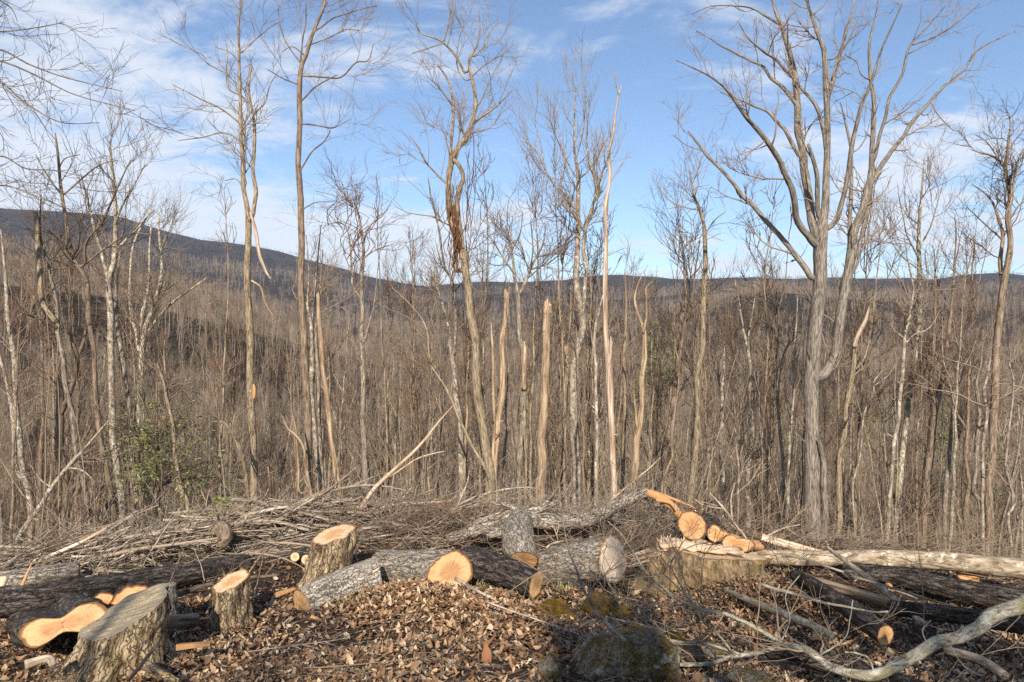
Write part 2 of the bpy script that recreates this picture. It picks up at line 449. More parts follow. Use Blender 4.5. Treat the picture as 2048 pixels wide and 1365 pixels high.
def crown(rg, T, Pp, Rp, n1, l1, tmin=0.1, up=0.25, gnarl=0.22, n2=6, n3=2, rmin=0.003, wt=None, ang=(30, 65), s1=4):
    """three orders of branching added to tube set T"""
    Q1, R1 = shoots(rg, Pp, Rp, n1, tmin, 1.0, l1 * 0.4, l1 * 1.5, ang[0], ang[1], 7, up, gnarl, 0.016, rmin * 1.2, rfrac=0.38, wt=wt)
    T.add(Q1, R1, s1)
    if n2:
        Q2, R2 = shoots(rg, Q1, R1, n1 * n2, 0.15, 1.0, l1 * 0.25, l1 * 0.75, 22, 52, 5, up * 0.8, gnarl * .8, 0.007, rmin, rfrac=0.65)
        T.add(Q2, R2, 3)
        if n3:
            Q3, R3 = shoots(rg, Q2, R2, n1 * n2 * n3, 0.2, 1.0, l1 * 0.14, l1 * 0.42, 18, 50, 3, up * 0.6, gnarl, 0.006, rmin * 0.8, rfrac=0.8)
            T.add(Q3, R3, 3)

# ------------------------------------------------------------------ terrain
PR_R = np.array([0, 3, 4.5, 6, 8, 10, 12.5, 15, 17, 20, 26, 40, 80, 150.])
PR_Z = np.array([0, -.3, -.56, -.98, -1.33, -1.52, -1.78, -2.2, -2.9, -4.6, -8.2, -15.5, -23.5, -26.5])
AZ = np.array([-180, -100, -60, -37, -30, -24.6, -18.8, -12, -6.8, 0, 8, 15, 20, 25, 37, 60, 100, 180.])
SPUR = np.array([.02, .06, .085, .092, .068, .036, .006, -.03, -.07, -.10, -.11, -.11, -.11, -.11, -.10, -.06, .0, .02])  # height ratio at 260 m
MID = np.array([.02, .07, .09, .10, .08, .06, .035, .02, .015, .02, .025, .040, .072, .060, .035, .06, .03, .02])         # at 900 m
RDG = np.array([.05, .12, .17, .190, .180, .144, .127, .095, .078, .085, .089, .092, .088, .089, .091, .09, .06, .05])     # at 2200 m
def wave(x, y, s, seed):
    r = np.random.default_rng(seed); z = 0
    for i in range(7):
        a = r.uniform(0, 6.28); f = s * r.uniform(0.6, 2.2); z = z + np.sin(x * np.cos(a) * f + y * np.sin(a) * f + r.uniform(0, 6.28)) / (1 + 0.5 * i)
    return z / 3.0
BUMPS = []   # (x, y, height, radius) leaf mounds
def H(x, y):
    x = np.asarray(x, float); y = np.asarray(y, float)
    r = np.hypot(x, y); az = np.degrees(np.arctan2(x, y))
    near = np.interp(r, PR_R, PR_Z)
    sp, md, rd = (np.interp(az, AZ, T) for T in (SPUR, MID, RDG))
    cz_ = np.cos(np.radians(np.clip(az, -60, 60)))
    sp, md, rd = sp * cz_, md * cz_, rd * cz_
    v150 = -26.5 + np.clip(sp + 0.02, 0, 1) * 150
    knots_r = [80, 150, 260, 420, 900, 1500, 2200, 2900, 3600]
    z260 = np.maximum(sp * 260, -27.0)
    kz = [np.full_like(r, -23.5) + np.clip(sp + .03, 0, 1) * 45, v150, z260, np.where(sp > 0, sp * 420 * 0.55, -15.0) + 0 * r, md * 900, rd * 1500 * 0.72, rd * 2200, rd * 1800, 0 * r]
    far = np.zeros_like(r); lr = np.log(np.maximum(r, 1))
    for i in range(len(knots_r) - 1):
        a, b = math.log(knots_r[i]), math.log(knots_r[i + 1])
        s = np.clip((lr - a) / (b - a), 0, 1); s = s * s * (3 - 2 * s)
        seg = (lr >= a)
        far = np.where(seg, kz[i] * (1 - s) + kz[i + 1] * s, far)
    w = np.clip((r - 40) / 40, 0, 1)
    z = np.where(r < 80, near * (1 - w) + w * (kz[0]), far)
    # behind the viewer the hill goes on level
    bw = np.clip((np.abs(az) - 70) / 45, 0, 1); bw = bw * bw * (3 - 2 * bw)
    z = z * (1 - bw) + bw * np.minimum(0.03 * r, 8.0)
    z = z + wave(x, y, 0.9, 3) * 0.07 * np.clip(r / 3, 0.2, 1) * np.clip(60 / np.maximum(r, 1), 0, 1) + wave(x, y, 3.2, 5) * 0.025 * (r < 40)
    z = z + wave(x, y, 0.012, 8) * np.clip((r - 120) / 900, 0, 1) * 15 + wave(x, y, 0.05, 9) * np.clip((r - 120) / 400, 0, 1) * 2.5
    z = z + wave(x, y, 0.009, 18) * 22 * np.exp(-((r - 1600) / 330) ** 2)
    for bx, by, bh, br in BUMPS:
        z = z + bh * np.exp(-((x - bx) ** 2 + (y - by) ** 2) / br ** 2)
    return z
def h1(x, y): return float(H(np.array([x]), np.array([y]))[0])
def hit(px, py, dmax=60):
    """where the sight line through a photo pixel meets the ground"""
    D = np.linspace(2.5, dmax, 2400)
    z = CZ - (py - CY) / F * D
    g = H((px - CX) / F * D, D)
    i = np.argmax(z <= g)
    d = D[i] if (z <= g).any() else 14.0
    return np.array([(px - CX) / F * d, d, h1((px - CX) / F * d, d)])
BUMPS += [(-1.05, 7.2, 0.24, 0.9), (2.75, 8.2, 0.30, 0.9), (-2.6, 9.6, 0.15, 1.2), (0.9, 5.2, 0.08, 0.8)]

azs = np.concatenate([np.arange(-180, -48, 3.0), np.arange(-48, 48, 0.32), np.arange(48, 180, 3.0)])
rs = np.concatenate([[0.3], np.geomspace(0.8, 60, 150), np.geomspace(63, 3600, 100)])
A_, R_ = np.meshgrid(np.radians(azs), rs)
X_, Y_ = R_ * np.sin(A_), R_ * np.cos(A_)
Z_ = H(X_, Y_)
idx = np.arange(X_.size).reshape(X_.shape)
q = np.stack([idx[:-1], np.roll(idx, -1, 1)[:-1], np.roll(idx, -1, 1)[1:], idx[1:]], -1).reshape(-1, 4)
ground = link("ground", mesh_np("ground", np.stack([X_, Y_, Z_], -1).reshape(-1, 3), [q[:, ::-1].copy(), idx[0][None, :].copy()], M['ground']))
tag(ground, "leaf-strewn clearing falling away into a wooded valley with hills beyond", "ground", kind="structure")

# valley road seen between the stems
rp = [P(1380, 828, 268), P(1450, 831, 262), P(1530, 836, 255), P(1620, 834, 258), P(1720, 838, 250)]
rpv = resample(np.array(rp), 40)
rpv[:, 2] = H(rpv[:, 0], rpv[:, 1]) + 0.6
tn = nrm(np.gradient(rpv, axis=0)); sd = np.stack([-tn[:, 1], tn[:, 0], 0 * tn[:, 0]], 1) * 3.2
V = np.concatenate([rpv - sd, rpv + sd]); i = np.arange(39)
road = link("valley_road", mesh_np("valley_road", V, np.stack([i, i + 1, i + 41, i + 40], 1), M['asphalt']))
tag(road, "pale road crossing the valley floor between the stems", "road", kind="structure")

# ------------------------------------------------------------------ single trees standing along the crest
def parse(s):
    rows = []
    for tok in s.split():
        v = [float(c) for c in tok.split(",")]
        rows.append(v if len(v) == 3 else [v[0], v[1], np.nan])
    A = np.array(rows)
    i = np.arange(len(A)); ok = ~np.isnan(A[:, 2])
    A[:, 2] = np.interp(i, i[ok], A[ok, 2])
    return A

def slivers(name, root, org, items, mat, label, tipf=.12):
    V, Fq, Bk = [], [], []
    for b, t, w in items:
        b, t = np.asarray(b), np.asarray(t); d = nrm(t - b); u = nrm(np.cross(d, [0.3, 1, .2])); v = np.cross(d, u); k = len(V)
        for pt, f in ((b, 1), (b * .45 + t * .55, .75), (t, tipf)):
            for a, c in ((-1, -.5), (1, -.5), (1, .5), (-1, .5)):
                V.append(pt + u * a * w * f + v * c * w * f - org); Bk.append((a * w, c * w, np.linalg.norm(pt - b)))
        for r in (0, 4):
            for j in range(4): Fq.append((k + r + j, k + r + (j + 1) % 4, k + r + 4 + (j + 1) % 4, k + r + 4 + j))
        Fq.append((k + 8, k + 9, k + 10, k + 11))
    o = link(name, mesh_np(name, np.array(V), np.array(Fq), M[mat], False, {"bk": np.array(Bk)}), root)
    if label: o["label"] = label
HN = [0]
def tree(name, label, D, mat, limbs, cat="tree", n1=2.6, l1=1.5, clear=0.45, up=0.3, twm='twig', n2=6, n3=2, broken=False, gnarl=0.2, spread=0.45, ground_it=True, group=None, rs=0.95, depth=None, rmin=0.0023):
    HN[0] += 1
    rg = np.random.default_rng(100 + HN[0])
    T, K = Tubes(), Tubes()
    known = []
    polys = []
    snag = cat == "dead tree"; tips = []
    base = None
    for li, s in enumerate(limbs):
        C = parse(s)
        if li == 0:
            dd = np.full(len(C), float(D))
            if ground_it:
                gx = (C[0, 0] - CX) / F * D
                gz = h1(gx, D)
                gpy = CY + (CZ - gz) / D * F
                if gpy > C[0, 1] + 3:
                    C = np.vstack([[C[0, 0], gpy + 12, C[0, 2] * 1.12], C])
                    dd = np.full(len(C), float(D))
                else:
                    C = np.vstack([[C[0, 0], C[0, 1] + 14, C[0, 2] * 1.1], C]); dd = np.full(len(C), float(D))
                C[0, 2] *= 1.15
            if depth: dd = np.interp(np.linspace(0, 1, len(C)), np.linspace(0, 1, len(depth)), depth)
        else:
            kk = np.concatenate(known)
            j = np.argmin((kk[:, 0] - C[0, 0]) ** 2 + (kk[:, 1] - C[0, 1]) ** 2)
            d0 = kk[j, 3]
            if (kk[j, 0] - C[0, 0]) ** 2 + (kk[j, 1] - C[0, 1]) ** 2 < 40 ** 2:
                C = np.vstack([[kk[j, 0], kk[j, 1], min(kk[j, 2], C[0, 2] * 1.1)], C]) if (abs(kk[j, 0] - C[0, 0]) + abs(kk[j, 1] - C[0, 1])) > 4 else C
            L = np.concatenate([[0], np.cumsum(np.hypot(*np.diff(C[:, :2], axis=0).T))]) / F * D
            dd = d0 + rg.uniform(-spread, spread) * L
        n = int(np.clip(len(C) * 5, 10, 60))
        A = resample(np.column_stack([C, dd]), n)
        known.append(A)
        W = np.stack([(A[:, 0] - CX) / F * A[:, 3], A[:, 3], CZ - (A[:, 1] - CY) / F * A[:, 3]], 1)
        R = np.maximum(A[:, 2] / F * A[:, 3] * rs, 0.004)
        kn = max(3, n // 4); kw = rg.normal(0, 1, (kn, 3)); kw[0] = 0
        wob = np.stack([np.interp(np.linspace(0, kn - 1, n), np.arange(kn), kw[:, j]) for j in range(3)], 1)
        W = W + wob * np.minimum(R, 0.04)[:, None] * 0.45
        if li == 0: base = W[0].copy()
        thick = R.max() > 0.035
        if snag and thick: R = R * (1 + .10 * np.interp(np.arange(n), np.arange(0, n + 3, 3), rg.normal(0, 1, len(np.arange(0, n + 3, 3)))))
        T.add(W, R, 12 if R.max() > 0.09 else (9 if thick else 6))
        if snag and R[-1] > .012: tips.append((W[-1], nrm(W[-1] - W[-3]), R[-1]))
        if li == 0 and R.max() > .04 and n > 14 and cat != "branch":
            ns = 7; T.add(*shoots(rg, W[None], R[None], ns, .12, .8, .06, .32, 40, 80, 4, .3, .2, .022, .006, rfrac=.45), 5)
        polys.append((W, R, li))
    org = base
    root = empty(name, org)
    tag(root, label, cat, group)
    tr = link("trunk", T.mesh(name + "_trunk", M[mat], org, 0.09 if snag else 0.05, HN[0]), root)
    for c, d, r in tips:
        it = []; a1 = rg.uniform(0, 6.28)
        for k in range(11):
            a = rg.uniform(0, 6.28); o_ = np.array([math.cos(a), math.sin(a), 0]) * r * rg.uniform(.35, .9)
            ll = (.5 + .5 * math.cos(a - a1)) ** 3 * rg.uniform(.8, 2.2) + rg.uniform(-.8, .5)
            it.append((c + o_ - d * r * 1.8, c + o_ * 1.05 + d * r * ll, r * rg.uniform(.22, .45)))
        slivers("broken_top", root, org, it, 'splinter_dull', None, .5)
    if n1 > 0:
        for W, R, li in polys:
            A = resample(np.column_stack([W, R]), 24)[None]
            ln = np.linalg.norm(np.diff(W, axis=0), axis=1).sum()
            t0 = clear if li == 0 else 0.12
            m = int(max(2, 1.0 * n1 * ln * (1 - t0)))
            crown(rg, K, A[..., :3], A[..., 3], m, l1 * 1.3 if li == 0 else l1 * 1.15, tmin=t0, up=up, gnarl=gnarl, n2=n2, n3=n3, rmin=rmin)
        link("crown", K.mesh(name + "_crown", M[twm], org, 0, HN[0]), root)
    return root, org

def add_part(root, org, name, T, mat, label=None, seed=1):
    o = link(name, T.mesh(name, M[mat], org, 0.06, seed), root)
    if label: o["label"] = label
    return o
def px_tube(s, D, sides=7, n=24, rs=1.0, wob=0.0, seed=0, Dd=None):
    C = parse(s); dd = np.full(len(C), float(D)) if Dd is None else np.interp(np.linspace(0, 1, len(C)), np.linspace(0, 1, len(Dd)), Dd)
    A = resample(np.column_stack([C, dd]), n)
    W = np.stack([(A[:, 0] - CX) / F * A[:, 3], A[:, 3], CZ - (A[:, 1] - CY) / F * A[:, 3]], 1)
    if wob: W += np.random.default_rng(seed).normal(0, wob, W.shape)
    T = Tubes(); T.add(W, np.maximum(A[:, 2] / F * A[:, 3] * rs, 0.003), sides)
    return T, W

# --- left side
tree("bare_tree", "thin leaning trunk with mossy bark, third stem right of the rotten snag", 15.5, 'bark_brown',
     ["228,1077,6 224,1024 213,934,5.6 201,856 193,786,5.2 187,704 178,634 174,581,4.4 164,540 158,533 141,484,3.6 127,414 121,369,3 117,320 111,283,2 109,265,1",
      "125,392,2 166,357 201,330,1.2 232,322,.8", "119,384,2 88,342 72,310,1", "170,527,3 172,484 205,443,2.2 228,394 246,349,1.5 262,318,.8",
      "172,527,2.5 221,490 262,468,1.6 312,470,.8", "117,340,1.5 130,318 160,310,.8"], n1=2.0, l1=1.4, clear=0.55, twm='twig_dark')
r_, o_ = tree("bare_tree", "brown leaning stem with a snapped bark-less trunk piece caught against it", 15.0, 'bark_grey',
     ["185,1082,5 172,1012 162,950 150,889,5.2 142,827 131,770 121,704,4.8 117,647 109,602,3.6 98,540,3 88,500 82,472,2 82,390,1"], n1=1.6, l1=1.2, clear=0.6, twm='twig_dark')
Tb, _ = px_tube("118,655,4.5 107,638,5 95,622 84,602,5 80,545,5.2 76,492,5 74,451,4.8 70,425,4.4", 14.9, 9)
add_part(r_, o_, "broken_stem", Tb, 'bark_tan', "snapped stem piece with a pale broken tip")
tree("bare_tree", "pale blotched tree forking into two upright stems beside the mossy leaning trunk", 19.0, 'bark_pale',
     ["246,1030,7 234,930,6.6 224,868,6.2 222,745,6 222,643,6 217,560,5.5 228,530,5 230,443,4.2 226,349,3 219,283,1.6",
      "219,570,4.5 213,546 193,476,3.2 172,390,2 160,340,1", "230,450,2.6 246,410 268,372 290,330,1", "229,500,2.6 262,470 290,440 310,420,1"], n1=2.4, l1=1.5, clear=0.5)
tree("bare_tree", "grey trunk curving left beneath the twin pale stems", 17.5, 'bark_grey',
     ["272,1030,6 269,971,5.6 262,889,5.4 256,807 246,725,5 236,675 230,610,4 234,560,2.4 240,500,1"], n1=1.2, l1=1.2, clear=0.6)
tree("bare_tree", "wide forked grey tree left of the evergreen with arms reaching right", 22.0, 'bark_lichen',
     ["280,950,6.5 282,850,6 283,762,6 287,690,5.5 291,659,5 310,606,4.2 324,545,3.4 320,484,2.6 316,427,1.5",
      "287,680,4.5 283,638 295,573,3 300,500,2 303,440,1.2", "276,700,4 273,675 262,622,3 260,546,2.6 271,480,2 303,418,1", "296,665,3 328,622 369,589,2 414,556,1"], n1=2.4, l1=1.7, clear=0.5)
r_, o_ = tree("rotten_tree", "hollow rotting trunk with a crooked forked arm, left of the evergreen", 16.0, 'bark_brown',
     ["131,1069,8 130,1010,8 129,950,8.5 121,909,8.5 119,827,7.5 119,780,6.5 119,749,5",
      "122,830,5 139,786,5 148,749,5 154,712,4.4 141,675,3.2 139,614,2.6 146,580,1.5", "154,716,3.4 166,690,3 170,660,2.2 176,620,1.2"], n1=0.6, l1=0.8, clear=0.7, twm='twig_dark')
tree("leaning_dead_tree", "lichen-grey dead stem slanting up to the right over the brush", 13.8, 'bark_lichen',
     ["25,1094,5.5 53,1049,5 82,1012 103,975,4.6 123,946 144,922,3.6 176,889,2.4 217,840,1", "123,946,2.4 138,937 170,945,1.6 190,965,1", "103,975,2 80,960 60,930,1"], n1=2.2, l1=0.9, clear=0.3, up=0.0, ground_it=False)
tree("bare_tree", "pair of grey stems rising beside the left border of the picture", 20.0, 'bark_pale',
     ["60,1020,6 47,950,5.5 37,848 29,745,5 18,663,4.4 12,581,3.4 8,520,2.4 2,460,1", "47,960,4.5 31,930,4.5 25,827 10,760,3.4 -6,690,2"], n1=2.2, l1=1.6, clear=0.4)
tree("bare_tree", "slim tan pole leaning left in front of the evergreen", 16.2, 'bark_tan',
     ["377,1020,5.2 361,971,5 349,909,4.4 345,848 336,807,3.4 328,770 320,745,2 314,727,1", "338,810,2.4 330,740 328,704 332,663,1"], n1=1.4, l1=1.0, clear=0.5)
tree("overhanging_tree", "tree beyond the left border whose drooping boughs sweep across the upper sky", 12.0, 'bark_brown',
     ["-190,1120,14 -185,800,13 -190,500,11 -170,250,8 -150,60,6 -140,-60,3", "-175,330,5 -90,120,3.4 -10,98,1.9 60,130,1.5 130,155,1.2 245,183,.7", "-175,300,5 -90,130,3.2 -10,122,1.9 70,150,1.6 150,190,1.1 270,222,.7",
      "-175,380,5 -90,190,3 -10,162,1.8 50,205,1.5 120,245,1.1 200,246,.7", "-160,150,4 -80,70,2.4 -10,64,1.5 60,58,1.1 130,45,.7", "-150,60,3 -60,-40,2 0,0,1.4 25,20,1 35,45,.6",
      "-180,460,4 -80,330,2.5 0,312,1.6 50,338,1.3 110,342,.9 160,352,.6", "-182,520,4 -80,400,2.4 0,372,1.6 60,388,1.3 140,420,.7"],
     n1=2.0, l1=1.1, clear=0.8, up=0.05, twm='twig_dark', spread=0.15)

# --- left centre
r_, o_ = tree("tall_tree", "tall straight trunk with twin tops, an orange scar and a dangling broken limb", 16.0, 'bark_tan',
     ["509,1010,8 507,930,7.6 505,848 502,786,7.4 500,663,7 500,602 496,540,6.6 498,443,6 492,402,5 484,369,4.6 485,328 482,287,4 480,246,3.6 478,164,3 480,103,2.4 478,53,2 482,0,1.6 486,-60,1",
      "498,440,5 507,425 510,369,4 506,328 510,287,3.4 507,246,3 498,176,2.2 503,129,1.8",
      "478,246,2 441,217 400,197,1.4 344,169,.8", "478,190,1.8 455,176 453,140 455,107,1.2 450,80,.8", "455,150,1.4 414,127 405,110 357,88,1 331,73,.7",
      "481,283,1.8 445,265 405,275,1.3 357,281,.8", "482,105,1.6 511,79 546,51,1.1 566,42,.7", "508,229,1.8 529,207 542,167,1.1 560,140,.7", "484,370,1.4 470,358 450,362,.8", "480,130,1.3 460,105 430,95,.7"],
     n1=2.0, l1=1.2, clear=0.55, n2=6, n3=2)
Tb, _ = px_tube("501,425,2 508,450,3.2 513,472,3.4 519,509,3.4 531,542,3 543,560,1.5", 15.9, 7)
add_part(r_, o_, "dangling_limb", Tb, 'dead_pink', "bark-less broken limb hanging from the fork")
Tb, _ = px_tube("503,562,2.4 512,567,2.2 523,577 529,602,1.8 538,620 546,632,1", 15.95, 6)
add_part(r_, o_, "broken_stub", Tb, 'dead_wood')
Tb, _ = px_tube("507,768,1 508.5,776,3.2 508.5,790,3.4 507,800,1", 15.92, 7, 10)
add_part(r_, o_, "bark_scar", Tb, 'splinter_or', "orange torn scar")

tree("tall_tree", "tallest straight brown trunk, branches starting high up, left of centre", 15.5, 'bark_brown',
     ["620,1004,8 617,909,8 613,827 611,745,7.6 609,675 605,602,7 603,540 601,451,6.4 600,369 599,246,5.6 598,185,5.2 602,135,4.6 613,107,3.8 622,74 634,45,3 648,8,2.4 652,-25,2 655,-80,1",
      "605,152,2.2 646,154 683,154,1.8 712,127 736,121,1.3 747,88,.8", "604,201,1.9 630,176 654,160,1.5 676,150,.9", "604,248,2 638,252 667,256,1.4 700,238,.8", "605,334,1.8 626,302 648,283,1.4 661,261,.9",
      "607,419,1.4 630,406 667,404,.7", "628,62,2 667,37 712,21,1.4 753,12,.8", "601,125,2 605,82,1.6 612,40 612,-10,.9", "597,170,1.5 564,156 535,140,.8", "600,125,1.6 575,90 560,50,1 556,10,.7",
      "620,90,1.6 650,80 690,60,1 720,62,.7", "610,112,1.4 585,95 565,105,.7"], n1=2.6, l1=1.5, clear=0.82, n2=7, n3=2)
tree("bare_tree", "slender pale pole forking near eye level, beside the tallest brown trunk", 16.6, 'bark_pale',
     ["638,1000,5.4 632,909,5.2 626,827 624,745,5 622,655,4.4 615,614,2.6 618,550,1.8 612,470,.9", "622,660,3 630,614,2.4 634,540,1.8 642,450,1"], n1=2.2, l1=1.4, clear=0.7)
tree("bare_tree", "straight grey pole, middle one of the tight trio by the tallest trunk", 17.5, 'bark_grey',
     ["646,992,4.6 640,868,4.2 636,745,4 634,675,3.4 638,600,2.4 645,500,1"], n1=1.8, l1=1.3, clear=0.7)
tree("dead_snag", "tan bark-less dead pole, rightmost stem of the tight cluster by the tallest trunk", 16.0, 'dead_wood',
     ["681,1008,5.6 673,942,5.2 665,868,5 654,794 646,737,4.6 642,675 638,622,4.2 636,589,3.4"], cat="dead tree", n1=0.35, l1=0.5, clear=0.3, twm='twig_pale', n2=2, n3=0)
tree("dead_snag", "bent broken stick-like snag with a pale torn tip above the brush pile", 14.5, 'dead_wood',
     ["632,1030,3.2 624,1000,3.2 613,942,3 605,893,3 589,868,2.6 576,856,2.4 564,831,1", "600,985,2.6 597,940,2.6 593,889,2.6 590,850,2 587,833,1.2"], cat="dead tree", n1=0, ground_it=True)
tree("dead_snag", "crooked snag curling left at its top, just left of the scarred trunk", 15.0, 'bark_brown',
     ["496,1008,4.2 488,926,4 478,895 468,872,4 449,846,3.4 427,844,1.8", "445,846,1.8 435,840 437,782,1.4 451,768,.8", "484,925,2 470,890 465,850,1"], cat="dead tree", n1=0.8, l1=0.6, clear=0.4)
r_, o_ = tree("bare_tree", "pale-stemmed tree with reddish vine tangles in its broken forked crown", 18.0, 'bark_grey',
     ["732,985,6 728,889,5.6 726,827 724,745,5 724,684,5 724,622,4.6 724,581,4 724,550,3.4 724,492,3 716,431,2.2 695,402,1.6 683,365,1",
      "724,600,2.8 712,585 704,565 704,546,2 697,472,1.6 683,447,1.2 667,445,.8", "725,520,2.4 728,484 741,451,1.6 765,431,1 785,400,.7", "725,690,2.6 736,655 749,610,1.6 753,560,1 760,500,.7", "724,520,2 745,505 778,490,.9"],
     n1=2.6, l1=1.1, clear=0.55, twm='twig_red', n2=6, n3=2)
Tb = Tubes(); rg = np.random.default_rng(55)
for k in range(26):
    a = rg.uniform(0, 1); cx, cy = 716 + rg.normal(0, 14) - 20 * a, 520 - 130 * a
    pts = "%f,%f,.9 %f,%f,.9 %f,%f,.7 %f,%f,.5" % (cx, cy + 40, cx + rg.normal(0, 12), cy + 10, cx + rg.normal(0, 14), cy - 15, cx + rg.normal(0, 22), cy - 30)
    t_, _ = px_tube(pts, 17.9 + rg.normal(0, .25), 3, 8); Tb.it += t_.it
add_part(r_, o_, "vine", Tb, 'vine', "reddish vines wound through the top")

# --- centre
r_, o_ = tree("tall_tree", "leaning tree with a snaking upper trunk and a thick brown vine sleeve", 15.0, 'bark_tan',
     ["981,1012,11 977,930,10.4 967,848 956,786,9.6 952,704 946,643,9 938,593,8.4 930,540,8 922,472,6.6 915,410,5.8 919,377 926,357,4.6 919,332,4.4 906,318,4",
      "911,540,5 911,484,6 899,423,6.4 897,369,6 903,328,6 913,295,5.6 932,275,5 944,246,4.6 950,205,4.2 944,164,3.6 938,135,3.2 940,115,2.6 952,95,1.8 960,60,1.2 958,20,.8",
      "901,349,3.6 903,287,3.2 907,226,2.8 903,181,2.4 891,152,2 876,131,1.4", "938,140,2.6 928,144,2.6 911,111,2.4 883,82,2 842,66,1.2 832,45,.8", "887,84,1.8 897,49,1.6 905,8,1.2 908,-30,.8",
      "885,88,1.6 854,98,1.2 825,107,.8", "950,242,2.6 969,230,2.2 993,213,1.6 1026,181,.9", "942,115,1.8 969,94,1.5 981,62,1.1 1005,40,.7", "895,369,2.2 874,349,2 850,324,1.6 837,295,1.2 813,267,.7",
      "993,213,1.3 984,200 980,222,.7", "930,160,1.6 915,130 918,80,1 930,50,.6"],
     n1=2.7, l1=1.35, clear=0.9, n2=6, n3=2, twm='twig')
Tb = Tubes(); rg = np.random.default_rng(56)
for k in range(34):
    y0 = rg.uniform(380, 520); cx = 905 + rg.normal(0, 6)
    pts = "%f,%f,1.1 %f,%f,1 %f,%f,1 %f,%f,.6" % (cx, y0 - 30, cx + rg.normal(2, 4), y0, cx + rg.normal(4, 5), y0 + 25, cx + rg.normal(5, 6), y0 + 50)
    t_, _ = px_tube(pts, 14.9 + rg.normal(0, .06), 3, 8); Tb.it += t_.it
t_, _ = px_tube("946,263,.9 948,308 944,369 936,410 932,464,.7", 14.9, 4, 16); Tb.it += t_.it
add_part(r_, o_, "vine", Tb, 'vine', "brown vine sleeve hanging down the stem")
tree("bare_tree", "pale trunk with a white broken leader slanting left, beside the vine-clad leaning tree", 16.5, 'bark_pale',
     ["924,1020,6.4 922,930,6 919,848 911,770,5.4 907,716,5 899,684,3.8 897,660,3.2 890,630,3 878,589,2.6 866,548,1.8", "909,710,4 911,680 911,622,3.4 903,560,2.8 891,537 878,464,2 862,390,1.4 855,350,.8"], n1=2.6, l1=1.2, clear=0.75)
tree("leaning_dead_tree", "long thin dead stem slanting up left from the foot of the leaning trunk", 14.6, 'bark_tan',
     ["982,990,3.4 973,946,3.4 944,889,3.2 919,835,3 891,778,2.6 862,725,2.2 852,655,1.8 821,610,1.4 784,575,.8", "880,750,1.6 850,700 846,640,.8"], n1=1.8, l1=1.1, clear=0.4, ground_it=True)
tree("dead_snag", "jagged flat-topped dead trunk with a thinner dead stem fused alongside", 15.5, 'dead_wood',
     ["990,1010,7 989,938,6.4 995,848,6.2 1002,786 1004,704,6.2 1010,643 1013,600,6.2 1014,588,5.8", "986,930,3.6 985,909,3.6 987,786,3.2 985,704,2.6 982,647,1.2", "1014,640,2 1018,600 1020,575,1"], cat="dead tree", n1=.3, l1=.4, n2=1, n3=0, clear=.2, gnarl=.1)
r_, o_ = tree("bare_tree", "oak-like tree with a torn mid-trunk and a round twiggy crown at the skyline", 16.3, 'bark_grey',
     ["1036,1004,9 1038,930,8.4 1045,848,7.4 1047,766,7 1045,704,6.4 1038,675,5.4 1038,602,5 1036,575,4.4 1028,548,3 1022,492,2.4 1010,450,1.2",
      "1038,590,3.6 1051,565,3.2 1064,530,2.6 1085,490,1.8 1092,450,1", "1030,550,2.4 1010,520 990,490,1.2 975,470,.8", "1060,540,2 1095,528 1125,505,.9", "1024,500,1.8 1040,465 1045,425,.9", "1058,550,2 1066,500 1062,440,1", "1014,530,1.4 985,530 960,515,.7"],
     n1=5, l1=1.5, clear=0.82, twm='twig_red', n2=7, n3=2, up=.15)
Tb, _ = px_tube("1048,780,5 1049,730,5.4 1050,700,4 1048,682,1.2", 16.22, 8)
add_part(r_, o_, "torn_wood", Tb, 'dead_wood', "bare torn wood")
tree("dead_snag", "thickest bark-less dead snag, snapped off below the skyline in the centre", 14.2, 'dead_wood',
     ["1082,1004,10 1084,909,10 1086,870,9.5 1087,827,9 1090,745,8.6 1094,663,8 1095,625,7.8 1096,612,7.4"], cat="dead tree", n1=.3, l1=.35, n2=1, n3=0, clear=.2, twm="twig_pale")
tree("dead_snag", "small dead tree with two ragged upright prongs, left of the white crooked trunk", 17.0, 'dead_wood',
     ["1121,1000,4.6 1129,889,4.4 1131,786 1133,725,4 1127,684,2.6 1121,622,2 1112,589,1", "1132,715,3 1137,671,2.6 1141,614,2 1141,577,1"], cat="dead tree", n1=0.8, l1=0.7, clear=0.6, twm='twig_pale', n2=3, n3=0)
tree("tall_tree", "white-barked trunk with a sharp S-bend and a tall fan-shaped crown", 16.0, 'bark_pale',
     ["1151,1008,9.4 1151,930,9 1147,860,8.6 1145,807 1149,745,8.2 1155,704,7.8 1167,659,7.6 1164,622,7 1155,581,6.4 1154,540,6 1155,472,5.2 1154,410,4.6 1155,349,4 1149,308,2.6 1149,246,1.8 1151,197,1.2 1153,175,.8",
      "1165,630,4.4 1170,573,4.2 1175,540,4 1168,490,4 1184,410,3 1194,377,2.8 1178,320,2 1174,267,1.3 1178,220,.8", "1154,420,2.2 1129,398,2.2 1096,349,1.7 1067,295,1.2 1043,283,.7", "1150,352,1.8 1121,295,1.4 1096,234,.8",
      "1152,320,1.6 1165,270 1170,220,.8", "1190,385,1.6 1206,340 1212,280,.8", "1154,380,1.6 1130,330 1118,260,1 1112,215,.6", "1156,470,1.8 1120,440 1090,400,.8", "1090,340,1.1 1080,280 1062,232,.6"],
     n1=3.2, l1=1.25, clear=0.72, up=0.5, n2=7, n3=2, gnarl=.12, twm='twig_pale')
tree("bare_tree", "thin pale stem standing close to the big log, in front of the fan-crowned tree", 12.0, 'bark_pale',
     ["1188,1073,4 1190,991,4 1194,909,3.8 1194,848 1190,766,3.6 1190,663,3.2 1198,622,2.4 1206,590,1"], n1=1.2, l1=0.8, clear=0.6)
